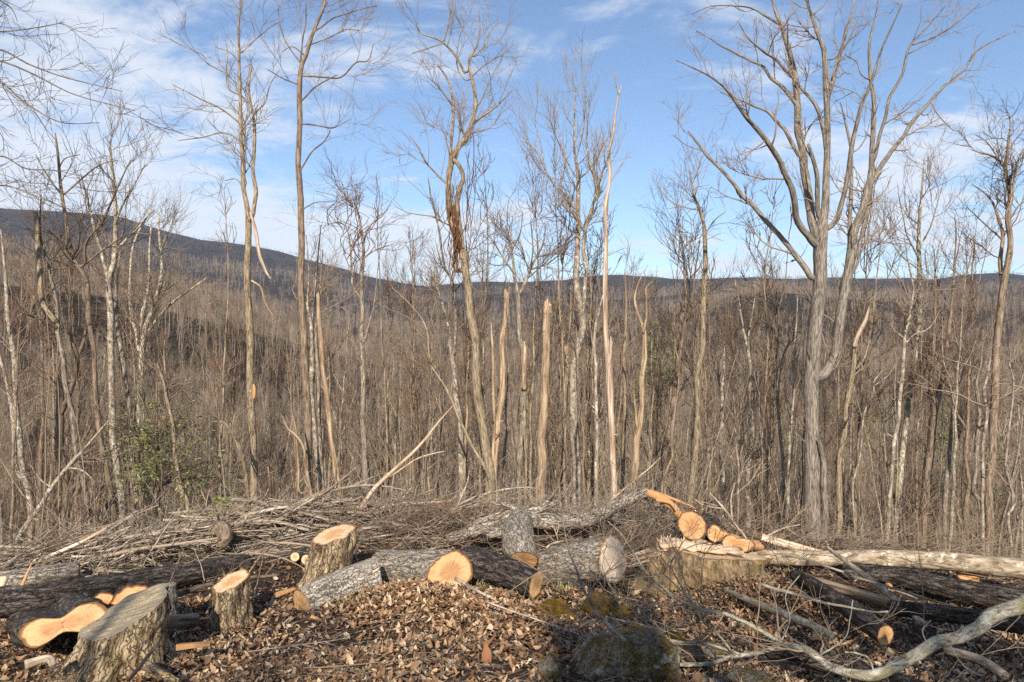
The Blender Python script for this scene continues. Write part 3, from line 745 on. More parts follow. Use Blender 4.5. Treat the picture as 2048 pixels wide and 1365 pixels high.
tree("bare_tree", "slim straight pole between the white crooked trunk and the tall splintered snag", 18.0, 'bark_tan',
     ["1176,1000,4.4 1178,868,4.2 1174,745,4 1182,655,3 1186,560,1.6"], n1=1.4, l1=1.0, clear=0.6)
tree("dead_snag", "tall silvery dead trunk tapering to a bare crooked spike above the skyline", 15.0, 'dead_pink',
     ["1229,1028,8 1225,909,7.4 1221,827,7 1217,745,7 1213,684,6 1211,622,5 1209,540,4.8 1211,451,4 1217,390,3.8 1221,349,3.4 1219,308,2.8 1227,267,2.4 1231,226,2 1237,193,1.4 1243,172,.7",
      "1217,740,4 1220,700,3.4 1222,675,1.4", "1222,361,1.4 1236,340 1248,324,.8", "1240,190,.9 1235,178 1234,168,.5"], cat="dead tree", n1=0.25, l1=0.6, clear=0.3, n2=2, n3=0, twm='twig_pale')
tree("bare_tree", "slim tan pole just right of the tall silvery dead trunk", 17.2, 'bark_tan',
     ["1244,1012,4.4 1248,868,4 1252,786 1250,725,3.6 1252,622,2.6 1250,540,1.2"], n1=1.3, l1=0.9, clear=0.5)
tree("dead_snag", "tan dead tree forking into two antler-like prongs at the skyline", 15.0, 'dead_wood',
     ["1262,1020,8 1273,909,7 1279,827,6 1283,766,5.4 1287,704,5 1287,663,4.6 1277,634,3.2 1269,602,2.4 1275,573,1.8 1283,553,.8", "1287,665,3.6 1293,622,3.2 1291,581,2.8 1297,570 1306,563,1", "1273,850,3 1270,810,2.6 1269,790,1.2"], cat="dead tree", n1=0)

# --- right centre
tree("bare_tree", "dark double-stemmed tree leaning right behind the smooth tan pole", 20.0, 'bark_brown',
     ["1340,960,6 1343,909,5.6 1347,827,5.4 1353,745,5 1357,696,4.4 1363,643,4 1371,602,3.4 1369,540,2.8 1362,480,1.8 1352,440,1", "1355,700,3.4 1372,640,3 1384,590,2.4 1392,533,1.8 1400,480,1"], n1=2.6, l1=1.5, clear=0.55, twm='twig_dark')
tree("tall_tree", "smooth tan pole tree with a bent snapped-looking tip and sideways twigs", 15.0, 'bark_tan',
     ["1382,1012,7 1388,930,6.6 1394,848 1398,766,6 1402,684 1406,602,5.4 1410,540 1410,472,4.4 1404,431,3.6 1392,402,2.8 1384,369,2 1380,341,1", "1409,470,1.6 1430,440 1450,425,.8", "1392,405,1.4 1380,402 1370,395,.8"],
     n1=3.2, l1=1.15, clear=0.72, twm='twig', up=0.1)
tree("bare_tree", "short grey tree with a Y-shaped top, between the tan pole and the great forked tree", 20.0, 'bark_pale',
     ["1447,985,4.6 1445,950,4.6 1443,848,4.2 1441,786,4 1433,745,2.6 1424,715,1.2", "1441,790,2.8 1447,755 1447,725,2 1450,690,1"], n1=2.2, l1=1.2, clear=0.5)
tree("bare_tree", "pale tree with a slender V-fork rising nearly to the skyline, mid-slope", 22.0, 'bark_pale',
     ["1496,990,4.8 1498,930,4.8 1503,848,4.4 1498,766,4 1496,716,3.6 1486,663,2.4 1478,602,1.4 1470,560,.8", "1497,720,2.8 1498,663,2.2 1507,610,1.4 1512,570,.8"], n1=2.2, l1=1.4, clear=0.6)
tree("sapling", "very thin whitish sapling left of the great forked tree", 12.5, 'bark_pale', ["1474,1065,2.2 1478,950,2 1472,889 1470,827,1.2 1466,790,.7", "1477,970,1.2 1484,945 1488,925,.6"], n1=1.6, l1=0.6, clear=0.3)
tree("bare_tree", "thin wavering dark stem, second one left of the great forked tree", 14.5, 'bark_grey', ["1568,1040,3.6 1566,950,3.4 1560,868 1558,786,3 1564,725,2.4 1578,682,1.2"], n1=1.8, l1=0.9, clear=0.4)
tree("bare_tree", "thin straight pale stem just left of the great forked tree", 15.5, 'bark_pale', ["1576,1030,3.4 1580,889,3 1585,786 1589,704,2.4 1593,643,1.6 1596,590,.8"], n1=1.8, l1=1.0, clear=0.4)

tree("great_forked_tree", "great forked hardwood, thickest living trunk, many heavy limbs filling the upper right sky", 13.0, 'bark_big',
     ["1628,1085,21 1625,1010,18.5 1623,930,17.5 1624,848,17.2 1624,766,17.4 1626,704,16.4 1632,622,15.6 1638,560,15 1640,500,15 1644,447,13 1650,410,9 1652,349,8 1654,267,7 1652,185,6.4 1650,103,5.6 1640,74,4.6 1626,33,3.4 1613,-5,2.4 1605,-50,1.4",
      "1646,1085,8 1646,1010,8 1645,940,7 1640,880,4",
      "1620,556,7 1601,529,6.4 1576,492,6 1544,455,5.6 1503,410,5 1470,373,4.6 1437,336,4 1412,308,3.4 1392,283,2.8 1375,263,1.6",
      "1628,488,9 1597,447,7.4 1589,402,7 1576,365,6.8 1560,320,6.4 1535,287,6 1503,246,5 1478,213,4 1449,176,3 1416,152,2.2 1375,131,1.4 1351,121,.8",
      "1632,470,11 1620,431,10 1613,369,9.4 1609,320,9 1601,267,8.4 1597,230,8 1593,185,7.2 1589,144,6.4 1579,103,5.6 1564,57,4.8 1556,40,4 1546,12,3 1540,-30,1.6",
      "1603,314,5 1576,271,4.4 1556,246,4 1535,226,3.2 1503,209,2.6 1470,197,1.6 1440,185,.9", "1591,208,5 1564,172,4.2 1544,156,3.8 1523,131,3.2 1486,115,2.6 1445,94,1.9 1416,74,1.3 1392,62,.8",
      "1586,155,4 1552,119,3.2 1523,98,2.6 1494,74,1.9 1478,45,1", "1560,50,3.6 1531,29,2.8 1494,16,2 1425,12,1.4 1384,29,.8", "1638,433,6 1634,369,5.4 1628,328,4.8 1615,291,3.6",
      "1652,300,5 1644,254,4.6 1630,213,4 1605,181,3.2 1590,160,2", "1652,215,5.4 1660,180,5 1681,107,4 1693,62,3.2 1708,8,2.2 1716,-40,1.2",
      "1652,460,6 1673,443,6 1685,414,5.8 1691,369,5.4 1700,308,5.2 1714,246,4.6 1726,205,4 1739,172,3.4 1763,103,2.6 1784,53,2 1804,8,1.2",
      "1640,753,12.5 1661,735,12 1673,704,11.4 1679,643,11.2 1689,581,11 1696,540,10.6 1708,472,9.6 1724,431,9 1734,377,8.6 1743,349,7 1743,308,5.6 1745,246,5 1747,197,4.4 1743,156,4 1739,94,3.2 1745,60,2.4 1753,25,1.6 1758,-20,.9",
      "1738,370,6 1755,341,5.8 1780,308,5.2 1804,271,4.6 1825,242,4.2 1862,205,3.6 1894,168,3 1927,139,2.6 1948,107,2 1981,86,1.5 2030,62,.8",
      "1744,330,4.4 1763,254,4 1780,197,3.6 1804,152,3.2 1812,119,2.8 1825,86,2.4 1862,45,1.7 1894,8,1 1910,-20,.7", "1825,90,2 1870,74,1.6 1911,49,1.2 1960,8,.8",
      "1698,535,5.4 1697,460,5.2 1702,390,4.6 1704,341,4 1700,295,3.2 1691,246,2.6 1681,205,1.4", "1700,545,5.8 1708,533,5.6 1722,472,5.4 1739,400,4.6 1745,350,3",
      "1862,205,1.8 1880,235 1910,262,1 1930,255,.7", "1700,308,2 1720,296 1735,262,1 1742,230,.7", "1739,160,2 1722,150 1712,125,1.2 1690,110,.7", "1656,120,2 1676,110,1.4 1694,45,.8",
      "1470,375,1.6 1480,395 1502,402,1 1506,385,.7", "1400,300,1.4 1372,290 1345,270,.7", "1503,248,1.6 1490,220 1470,215,.8", "1535,290,1.5 1510,300 1490,295,.7"],
     n1=1.9, l1=0.95, clear=0.55, n2=5, n3=2, up=0.25, gnarl=0.2, spread=0.4, rs=0.84, twm='twig')
r_, o_ = tree("broken_pole", "tan pole with a snapped pale tip bent right, right of the great forked tree", 13.6, 'bark_tan',
     ["1671,1086,6.4 1679,971,6 1689,868,5.8 1700,786 1708,725,5.4 1710,690,5", "1712,738,2.8 1730,712,2.4 1741,663 1747,614,2 1755,552,1.4 1762,480,.8"], cat="tree", n1=1.6, l1=1.0, clear=0.75)
Tb, _ = px_tube("1709,695,5 1712,680,4.6 1720,662,4.4 1730,643,4 1736,622,2.6 1738,612,1", 13.55, 8)
add_part(r_, o_, "snapped_tip", Tb, 'dead_pink', "pale snapped tip")
tree("sapling", "thin zigzag sapling right of the snapped tan pole", 12.6, 'bark_pale', ["1712,1090,2.6 1706,971,2.4 1720,909,2.2 1728,827,2 1747,786,1.7 1749,762,1.4 1767,741,.8", "1748,772,1.1 1775,752 1790,730,.6"], n1=2.0, l1=0.6, clear=0.4)
tree("bare_tree", "slim lichen-white stem bending right with arching side twigs, front row on the right", 13.5, 'bark_pale',
     ["1771,1090,4.4 1782,983,4.2 1788,901,4 1798,807 1806,745,3.8 1808,675,3.4 1816,643,2.8 1825,581,2.2 1819,540,1.6 1808,470,.8", "1808,678,2 1798,668 1788,660,1 1775,640,.6", "1812,685,2 1818,680 1826,672,1.5 1860,655,1 1880,620,.6"], n1=2.4, l1=1.3, clear=0.5, up=0.05, twm='twig_pale')
tree("bare_tree", "straight trunk with a dense reddish oval crown right of the great forked tree", 18.0, 'bark_lichen',
     ["1794,1030,6 1804,909,5.6 1819,786,5.4 1831,704,5 1837,643 1839,581,4.6 1837,472,3.6 1841,410,2.6 1846,350,1.5 1850,310,.8", "1838,520,2.2 1815,470 1800,410,1 1795,370,.6", "1838,500,2.2 1862,450 1880,390,1 1890,350,.6", "1839,540,2 1800,510 1775,470,1 1760,440,.6"], n1=4.0, l1=1.3, clear=0.5, twm='twig_red', n2=7, up=0.4)
tree("bare_tree", "stout dark trunk dividing in a narrow V at mid-height, right side", 17.0, 'bark_brown',
     ["1847,1040,9 1855,950,8.6 1864,868,8.2 1870,819,7.6 1862,786,4.8 1866,737,4 1868,660,3 1872,580,2 1868,500,1", "1871,815,6 1882,770,5.6 1890,716,5 1902,640,3.6 1908,560,2.4 1912,480,1.4 1910,430,.8", "1906,600,2 1935,540 1950,470,.9"], n1=3.2, l1=1.5, clear=0.55, twm='twig_red', up=0.35)
tree("bare_tree", "grey trunk with a stubby forked top behind the stout V-shaped trunk", 20.0, 'bark_grey',
     ["1890,1020,5 1899,909,4.8 1909,807,4.4 1902,780,3.4 1894,757,2 1888,730,1", "1908,812,3.2 1918,770 1922,720,1.8 1930,660,1"], n1=2.6, l1=1.3, clear=0.5)
tree("bare_tree", "whitish wavy stem in front of the thick dark trunk near the right border", 13.4, 'bark_pale',
     ["1968,1090,3.6 1964,963,3.4 1968,889 1975,827,3.2 1968,786,3 1976,745,2.6 1981,716,2", "1976,750,1.4 1950,735 1900,720,1 1860,700,.6", "1979,790,1.4 2010,790 2040,775,.8"], n1=2.2, l1=1.3, clear=0.5, up=0.0, twm='twig_pale')
tree("bare_tree", "thick gnarled trunk near the right border, dark crooked crown of angular boughs", 15.0, 'bark_brown',
     ["1977,1090,8.4 1981,950,8 1989,827,7.6 1993,745,7.2 1997,663,7 2003,593,6.4 2011,548,6 2022,484,5.4 2018,431,5 2022,390,4.6 2009,341,3.6 2014,287,2.6 2018,263,2 2026,242,1.2",
      "2010,345,2.6 1997,320,2.4 1968,308,1.7 1940,300,.9", "2022,395,2.8 2034,328,2.2 2044,304,1.6 2060,280,1", "2006,570,4.4 2003,520,4.2 2005,472,3.6 1995,420,2.6 1975,390,1.6 1945,370,.8", "2018,440,2.4 2040,410,1.8 2065,395,1", "1998,320,1.6 1975,285 1950,270,.8", "2003,480,2 1960,440 1935,415,.8", "2016,300,1.6 2040,270 2052,250,.8"],
     n1=3.0, l1=1.1, clear=0.6, gnarl=0.32, twm='twig_dark', n2=6)
tree("sapling", "zigzag pale sapling at the far right edge of the wood", 13.0, 'bark_pale', ["2022,1090,3.2 2016,1032,3 2028,1008,3 2011,942,2.8 2018,868,2.4 2026,770,2 2018,725,1.2"], n1=2.2, l1=0.9, clear=0.3, up=0.1, twm='twig_pale')
tree("bare_tree", "crooked grey stem between the wavy white stem and the stubby forked trunk", 16.5, 'bark_grey', ["1962,1020,4.6 1948,983,4.4 1952,920 1956,868,4.2 1958,820,3.6 1952,770,3 1962,725,2 1966,660,1"], n1=2.4, l1=1.2, clear=0.5, twm='twig_dark')

# --- trees behind the viewer, whose shade falls over the foreground
def back_tree(x, y, h, r, label, seed):
    rg = np.random.default_rng(seed); T, K = Tubes(), Tubes()
    n = 14; z = np.linspace(-0.3, h, n); base = np.array([x, y, h1(x, y)])
    W = base + np.stack([np.cumsum(rg.normal(0, .05, n)), np.cumsum(rg.normal(0, .05, n)), z], 1)
    R = r * (1 - 0.75 * np.linspace(0, 1, n)); R[0] *= 1.3
    T.add(W, R, 12)
    Q, RR = shoots(rg, W[None], R[None], 9, 0.35, 0.95, 2.5, 5.0, 25, 55, 10, 0.35, 0.18, 0.12, 0.01, rfrac=0.6, taper_len=.4)
    T.add(Q, RR, 7)
    crown(rg, K, Q, RR, 60, 1.6, n2=5, n3=0)
    root = empty("bare_tree", base); tag(root, label, "tree")
    link("trunk", T.mesh("back_trunk", M['bark_grey'], base, 0.05, seed), root); link("crown", K.mesh("back_crown", M['twig'], base), root)
back_tree(1.3, -6.5, 7.2, 0.22, "bare tree behind the viewer shading the mossy rocks", 900)
back_tree(2.6, -9.0, 8.0, 0.24, "bare tree behind the viewer shading the dark logs on the right", 901)
back_tree(4.3, -7.5, 7.4, 0.2, "bare tree behind the viewer shading the lower right corner", 902)
back_tree(-3.6, -8.5, 7.4, 0.2, "bare tree behind the viewer shading the twin-hearted log", 903)

# ------------------------------------------------------------------ the wood on the slope below
def proto_tree(seed, h, r, forks, n1, l1, clear, lean=0.0, wig=0.05, n2=5, n3=1, rmin=0.0045, sides=7, up=0.45, dead=False, npt=16):
    """a bare forest tree standing at the origin -> (trunk tubes, crown tubes)"""
    rg = np.random.default_rng(seed); T, K = Tubes(), Tubes()
    s = np.linspace(0, 1, npt)
    a = rg.uniform(0, 6.28)
    w = rg.normal(0, wig, (npt, 2)); w = np.cumsum(w, 0) * h / npt * 1.2; w -= w[0]
    W = np.column_stack([w[:, 0] + lean * h * s * np.cos(a), w[:, 1] + lean * h * s * np.sin(a), s * h - 0.4])
    R = r * (1 - 0.88 * s ** 1.2) if not dead else r * (1 - 0.45 * s)
    R[0] *= 1.25
    T.add(W, np.maximum(R, rmin), sides)
    polys = [(W, R)]
    if forks:
        Q, RR = shoots(rg, W[None], R[None], forks, max(clear - .08, .2), 0.85, h * 0.22, h * 0.42, 14, 38, 9, up, 0.13, r * .7, rmin * 1.5, rfrac=0.72, taper_len=.55)
        T.add(Q, RR, 5)
        for i in range(forks): polys.append((Q[i], RR[i]))
    if n1:
        for i, (Wp, Rp) in enumerate(polys):
            A = resample(np.column_stack([Wp, Rp]), 14)[None]
            m = n1 if i == 0 else max(3, n1 // 3)
            crown(rg, K, A[..., :3], A[..., 3], m, l1, tmin=clear if i == 0 else 0.1, up=up, gnarl=0.2, n2=n2, n3=n3, rmin=rmin, s1=3)
    return T, K

NEAR = []   # (trunk mesh, crown mesh, kind)
barks = ['bark_grey', 'bark_tan', 'bark_pale', 'bark_brown', 'bark_lichen', 'bark_grey', 'bark_tan', 'bark_brown', 'bark_grey', 'bark_tan']
tws = ['twig', 'twig', 'twig_pale', 'twig_dark', 'twig', 'twig_red', 'twig', 'twig_dark', 'twig', 'twig_red']
for i in range(10):
    h = [13, 15, 12, 16, 14, 11, 9, 17, 12, 14][i]
    T, K = proto_tree(300 + i, h, [.07, .085, .06, .11, .09, .06, .05, .12, .065, .08][i], [1, 2, 0, 4, 3, 2, 0, 4, 1, 2][i], [15, 17, 13, 19, 18, 16, 12, 20, 14, 17][i], h * 0.12, [.6, .62, .55, .6, .55, .5, .45, .6, .6, .55][i], lean=[.03, .06, .02, .03, .08, .1, .05, .02, .12, .04][i], wig=[.04, .05, .07, .05, .05, .1, .09, .04, .08, .05][i])
    NEAR.append((T.mesh("wood_trunk", M[barks[i]], (0, 0, 0), 0.04, i), K.mesh("wood_crown", M[tws[i]], (0, 0, 0), 0, i), 'tree'))
for i in range(3):   # dead poles
    T, K = proto_tree(340 + i, [9, 7, 10][i], [.08, .07, .06][i], 0, 0, 1, .5, lean=.05, wig=.06, dead=True)
    NEAR.append((T.mesh("pole_trunk", M['dead_wood'], (0, 0, 0), 0.05, i), None, 'snag'))
for i in range(5):   # saplings
    T, K = proto_tree(350 + i, [6, 7, 5, 8, 6.5][i], [.028, .032, .024, .036, .03][i], [0, 1, 1, 0, 2][i], [14, 16, 14, 18, 14][i], .9, .2, lean=[.1, .05, .2, .03, .12][i], wig=[.12, .09, .15, .06, .1][i], n2=4, n3=1, sides=5)
    NEAR.append((T.mesh("sapling_trunk", M[['bark_grey', 'bark_tan', 'bark_pale', 'bark_tan', 'bark_brown'][i]], (0, 0, 0), 0, i), K.mesh("sapling_crown", M[['twig', 'twig_red', 'twig_pale', 'twig', 'twig_dark'][i]], (0, 0, 0), 0, i), 'sapling'))

def zone(px):
    return ("behind the brush pile on the left" if px < 640 else "between the standing dead snags in the centre" if px < 1330 else "around the great forked tree on the right")
SAME = {}
REFS = [(10, "the left border of the picture"), (75, "the rotten hollow trunk"), (150, "the slanting lichen-grey dead stem"), (225, "the mossy leaning trunk"), (320, "the hemlock"), (400, "the slim tan pole by the hemlock"), (500, "the scarred twin-topped trunk"), (560, "the bent torn-tipped snag"), (620, "the tallest brown trunk"),
        (690, "the tight trio of poles"), (745, "the vine-tangled tree"), (810, "the slanting pale branch"), (880, "the white broken leader"), (950, "the vine-sleeved leaning tree"), (1005, "the flat-topped dead trunk"), (1045, "the oak-like tree"), (1092, "the thickest dead snag"), (1150, "the white S-bent trunk"), (1220, "the tall silvery dead trunk"), (1285, "the antler-pronged snag"),
        (1345, "the dark double-stemmed tree"), (1400, "the smooth tan pole tree"), (1450, "the short Y-topped tree"), (1500, "the pale V-forked tree"), (1570, "the thin pair of stems"), (1640, "the great forked tree"), (1705, "the snapped tan pole"), (1800, "the slim lichen-white stem"), (1860, "the stout V-shaped trunk"), (1910, "the stubby forked trunk"), (1970, "the wavy whitish stem"), (2030, "the zigzag sapling")]
LOOK = ["grey", "tan", "pale", "brown", "blotched", "crooked grey", "slim tan", "dark brown", "leaning grey", "straight tan", "thick", "short", "slim", "leaning", "tan", "arching pale", "straight tan", "brown"]
def place_wood(i, x, y, s, rz):
    tm, cm, kind = NEAR[i]
    z = h1(x, y)
    px = CX + x / y * F
    nm = {'tree': "wood_tree", 'snag': "dead_pole", 'sapling': "wood_sapling"}[kind]
    ref = min(REFS, key=lambda q: abs(q[0] - px))[1]
    lab = LOOK[i] + {'tree': " bare tree in the wood behind ", 'snag': " bark-less dead pole in the wood behind ", 'sapling': " twiggy sapling standing behind "}[kind] + ref
    root = empty(nm, (x, y, z)); root.rotation_euler.z = rz; root.scale = (s, s, s)
    tag(root, lab, {'tree': "tree", 'snag': "dead tree", 'sapling': "sapling"}[kind], {'tree': "bare trees ", 'snag': "dead poles ", 'sapling': "saplings "}[kind] + zone(px))
    SAME.setdefault(lab, []).append((y, root))
    link("trunk", tm, root)
    if cm: link("crown", cm, root)

rg = np.random.default_rng(77)
cnt = 0
spots = []
while cnt < 225:
    px = rg.uniform(-40, 2090); D = 15.5 + 26 * rg.uniform() ** 1.5
    x = (px - CX) / F * D
    if any((x - a) ** 2 + (D - b) ** 2 < 0.35 for a, b in spots): continue
    spots.append((x, D))
    sap = D < 22 and rg.uniform() < 0.55
    i = rg.integers(13, 18) if sap else (rg.integers(10, 13) if rg.uniform() < 0.07 else rg.integers(0, 10))
    # keep the open sky in the middle: smaller trees near the crest
    top = {True: 1.0, False: 0.80}[sap] * rg.uniform(0.75, 1.4)
    gz_ = h1(x, D); hmax = (CZ + D * (rg.uniform(-30, 120) + (90 if px < 380 else 0) + (80 if px > 1720 else 0)) / F - gz_) / 14.0
    if not sap: top = min(top, max(hmax, .3))
    place_wood(i, x, D, top, rg.uniform(0, 6.28)); cnt += 1

for px, D, i, s in [(845, 19, 6, .9), (868, 22, 9, .7), (960, 17.5, 16, 1.3), (1022, 18.5, 6, .95), (1062, 17, 16, 1.2), (1068, 21, 1, .62), (1108, 19, 9, .6), (1136, 16, 16, 1.15), (1165, 20, 6, .85), (1204, 17, 14, 1.2), (1236, 19.5, 9, .62), (1262, 21, 1, .6), (1310, 18, 6, .8), (1330, 20, 16, 1.4), (1425, 18, 14, 1.2), (1530, 17, 16, 1.2), (560, 18, 6, .8), (665, 19, 9, .62), (760, 20, 6, .9), (780, 18, 16, 1.2)]:
    place_wood(i, (px - CX) / F * D, D, s, px * .37)
for lab, rows in SAME.items():
    rows.sort(key=lambda q: q[0])
    if len(rows) > 1:
        for k, (_, o) in enumerate(rows):
            w_ = "nearest" if k == 0 else "farthest" if k == len(rows) - 1 else ["second", "third", "fourth", "fifth"][min(k - 1, 3)]
            o["label"] = (w_ if len(rows) > 2 else ["nearer", "farther"][k]) + " " + lab
# countless further trees: one scattered mass
LIB = bpy.data.collections.new("forest_library")
def lib(name, T, K, mat):
    T.it += K.it if K else []
    o = bpy.data.objects.new(name, T.mesh(name, M[mat], (0, 0, 0))); return o
def make_lib(cname, obs):
    c = bpy.data.collections.new(cname)
    for o in obs: c.objects.link(o)
    return c
mid_obs = []
for i in range(9):
    h = [13, 15, 12, 16, 14, 11, 12, 17, 12][i]
    T, K = proto_tree(400 + i, h, [.11, .13, .09, .15, .12, .09, .10, .17, .09][i], [2, 3, 2, 4, 3, 2, 1, 4, 1][i], 20, h * 0.14, [.5, .55, .5, .6, .5, .45, .5, .6, .55][i], lean=.04, wig=.05, n2=5, n3=1, rmin=0.007, sides=5, npt=10)
    mid_obs.append(lib("mid_%d" % i, T, K, ['bark_tan', 'bark_brown', 'bark_pale', 'bark_grey', 'twig', 'twig_red', 'twig_dark', 'bark_grey', 'wood_far'][i]))
far_obs = []
for i in range(6):
    h = [13, 15, 12, 16, 14, 12][i]
    T, K = proto_tree(450 + i, h, .11, 3, 20, h * 0.2, .35, lean=.03, wig=.05, n2=4, n3=0, rmin=0.022, sides=4, npt=6)
    far_obs.append(lib("far_%d" % i, T, K, ['wood_far', 'wood_far', 'twig_red', 'wood_far', 'twig', 'twig_pale'][i]))
shrub_obs = []
for i in range(8):
    rg2 = np.random.default_rng(480 + i); T = Tubes()
    whip = i < 5
    n = 3 if whip else 6; d = nrm(np.column_stack([rg2.normal(0, .10 if whip else .4, n), rg2.normal(0, .10 if whip else .4, n), np.ones(n)]))
    L = rg2.uniform(2.5, 5.5, n) if whip else rg2.uniform(.8, 1.8, n); t_ = np.linspace(0, 1, 8)
    sp_ = .5 if whip else .12
    base = np.column_stack([rg2.normal(0, sp_, n), rg2.normal(0, sp_, n), np.full(n, -.1)])
    Q = base[:, None] + d[:, None] * (L[:, None] * t_)[..., None] + np.cumsum(rg2.normal(0, .035, (n, 8, 3)), 1)
    R = np.broadcast_to((.016 if whip else .008) * (1 - 0.75 * t_), (n, 8)); T.add(Q, R, 5)
    crown(rg2, T, Q, R, 6 if whip else 14, .8, tmin=.35, n2=2, n3=0, rmin=0.0028, up=.2, s1=3)
    shrub_obs.append(lib("shrub_%d" % i, T, None, ['bark_tan', 'twig', 'bark_brown', 'twig_dark', 'bark_grey', 'twig_red', 'twig_dark', 'twig_dark'][i]))

def scatter(name, label, pts, scl, coll, seed, cat="forest", idx=None, tilt=0.06):
    rg = np.random.default_rng(seed); n = len(pts)
    me = bpy.data.meshes.new(name); me.vertices.add(n); me.vertices.foreach_set("co", np.asarray(pts, np.float32).ravel())
    a = me.attributes.new("rot", 'FLOAT_VECTOR', 'POINT'); a.data.foreach_set("vector", np.column_stack([rg.normal(0, tilt, n), rg.normal(0, tilt, n), rg.uniform(0, 6.28, n)]).astype(np.float32).ravel())
    a = me.attributes.new("scl", 'FLOAT', 'POINT'); a.data.foreach_set("value", np.asarray(scl, np.float32))
    a = me.attributes.new("pick", 'INT', 'POINT'); a.data.foreach_set("value", (rg.integers(0, len(coll.objects), n) if idx is None else idx).astype(np.int32))
    o = link(name, me)
    ng = bpy.data.node_groups.new(name, 'GeometryNodeTree')
    ng.interface.new_socket("Geometry", in_out='INPUT', socket_type='NodeSocketGeometry')
    ng.interface.new_socket("Geometry", in_out='OUTPUT', socket_type='NodeSocketGeometry')
    N, L = ng.nodes, ng.links
    gi, go = N.new("NodeGroupInput"), N.new("NodeGroupOutput")
    ci = N.new("GeometryNodeCollectionInfo"); ci.inputs["Collection"].default_value = coll
    ci.inputs["Separate Children"].default_value = True; ci.inputs["Reset Children"].default_value = True
    ip = N.new("GeometryNodeInstanceOnPoints"); ip.inputs["Pick Instance"].default_value = True
    def na(nm, ty):
        x = N.new("GeometryNodeInputNamedAttribute"); x.data_type = ty; x.inputs["Name"].default_value = nm
        return [q for q in x.outputs if q.enabled and q.name == "Attribute"][0]
    L.new(gi.outputs[0], ip.inputs["Points"]); L.new(ci.outputs[0], ip.inputs["Instance"])
    L.new(na("pick", 'INT'), ip.inputs["Instance Index"]); L.new(na("rot", 'FLOAT_VECTOR'), ip.inputs["Rotation"]); L.new(na("scl", 'FLOAT'), ip.inputs["Scale"])
    L.new(ip.outputs[0], go.inputs[0])
    md = o.modifiers.new("scatter", 'NODES'); md.node_group = ng
    tag(o, label, cat, kind="stuff")
    return o
rdg_obs = []
for i in range(3):
    T, K = proto_tree(470 + i, 14, .13, 3, 18, 4.2, .15, lean=.03, wig=.05, n2=6, n3=0, rmin=0.07, sides=4, npt=5)
    rdg_obs.append(lib("ridge_%d" % i, T, K, 'wood_ridge'))
c_rdg = make_lib("lib_ridge", rdg_obs)
c_mid, c_far, c_shr = make_lib("lib_mid", mid_obs), make_lib("lib_far", far_obs), make_lib("lib_shrub", shrub_obs)

def wedge(rg, n, r0, r1, az0=-44, az1=44, pw=0.5, clump=True):
    if clump:
        q = wedge(rg, int(n * 1.8), r0, r1, az0, az1, pw, False); f = 14.0 / r1 ** .8
        k = .5 + .6 * wave(q[:, 0], q[:, 1], f * 1.2, int(r1)) + .35 * wave(q[:, 0], q[:, 1], f * 4, int(r1) + 1)
        return q[rg.uniform(0, 1, len(q)) < np.clip(k, .08, 1)]
    r = (r0 ** (1 / pw) + rg.uniform(0, 1, n) * (r1 ** (1 / pw) - r0 ** (1 / pw))) ** pw
    a = np.radians(rg.uniform(az0, az1, n))
    x, y = r * np.sin(a), r * np.cos(a)
    return np.column_stack([x, y, H(x, y)])
rg = np.random.default_rng(11)
p = wedge(rg, 1250, 26, 270, pw=0.95)
scatter("slope_wood", "dense mass of bare trees covering the slope below the clearing", p, rg.uniform(.5, 1.2, len(p)) * np.interp(np.hypot(p[:, 0], p[:, 1]), [24, 60], [.75, .95]), c_mid, 1, tilt=.12)
p = wedge(rg, 9500, 75, 560, pw=0.65)
scatter("valley_wood", "grey-brown leafless wood over the valley and near hills", p, rg.uniform(.6, 1.1, len(p)), c_far, 2)
p = wedge(rg, 13000, 500, 1500, pw=0.6)
scatter("hill_wood", "leafless wood on the far hillside below the skyline", p, rg.uniform(.8, 1.5, len(p)), c_far, 3)
p = wedge(rg, 14000, 1400, 2350, pw=0.6)
scatter("ridge_wood", "fringe of leafless trees covering the far ridge and mountain", p, rg.uniform(.25, .6, len(p)), c_rdg, 6)
p = wedge(rg, 760, 15.0, 55, pw=0.8)
scatter("undergrowth", "tangle of thin brown brush under the trees beyond the clearing", p, rg.uniform(.5, 1.15, len(p)), c_shr, 4, cat="brush", tilt=0.2)

# evergreens among the bare trees
def needles(rg, T, Q, per, size, name, org):
    """flat sprays of foliage along branch polylines"""
    N, k, _ = Q.shape
    n = N * per; i = rg.integers(0, N, n); f = rg.uniform(0.15, 1, n) * (k - 1); a = np.minimum(f.astype(int), k - 2); w = (f - a)[:, None]
    pos = Q[i, a] * (1 - w) + Q[i, a + 1] * w
    tan = nrm(Q[i, a + 1] - Q[i, a])
    side = nrm(np.cross(tan, np.array([0, 0, 1.0])) * rg.choice([-1, 1], (n, 1)) + rg.normal(0, .3, (n, 3)) + tan * 0.7)
    ln = (size * rg.uniform(.5, 1.3, n))[:, None]; wd = ln * 0.22
    nv = nrm(np.cross(side, np.cross(tan, side)) + rg.normal(0, .25, (n, 3)))
    b = nrm(np.cross(side, rg.normal(0, .4, (n, 3)) + np.array([0, 0, 1.])))
    V = np.stack([pos, pos + side * ln * .5 + b * wd, pos + side * ln - np.array([0, 0, 1]) * ln * .12, pos + side * ln * .5 - b * wd], 1).reshape(-1, 3) - np.asarray(org)
    return mesh_np(name, V, np.arange(n * 4).reshape(-1, 4), M['needle'], False, None, {"rnd": rg.uniform(0, 1, n)})
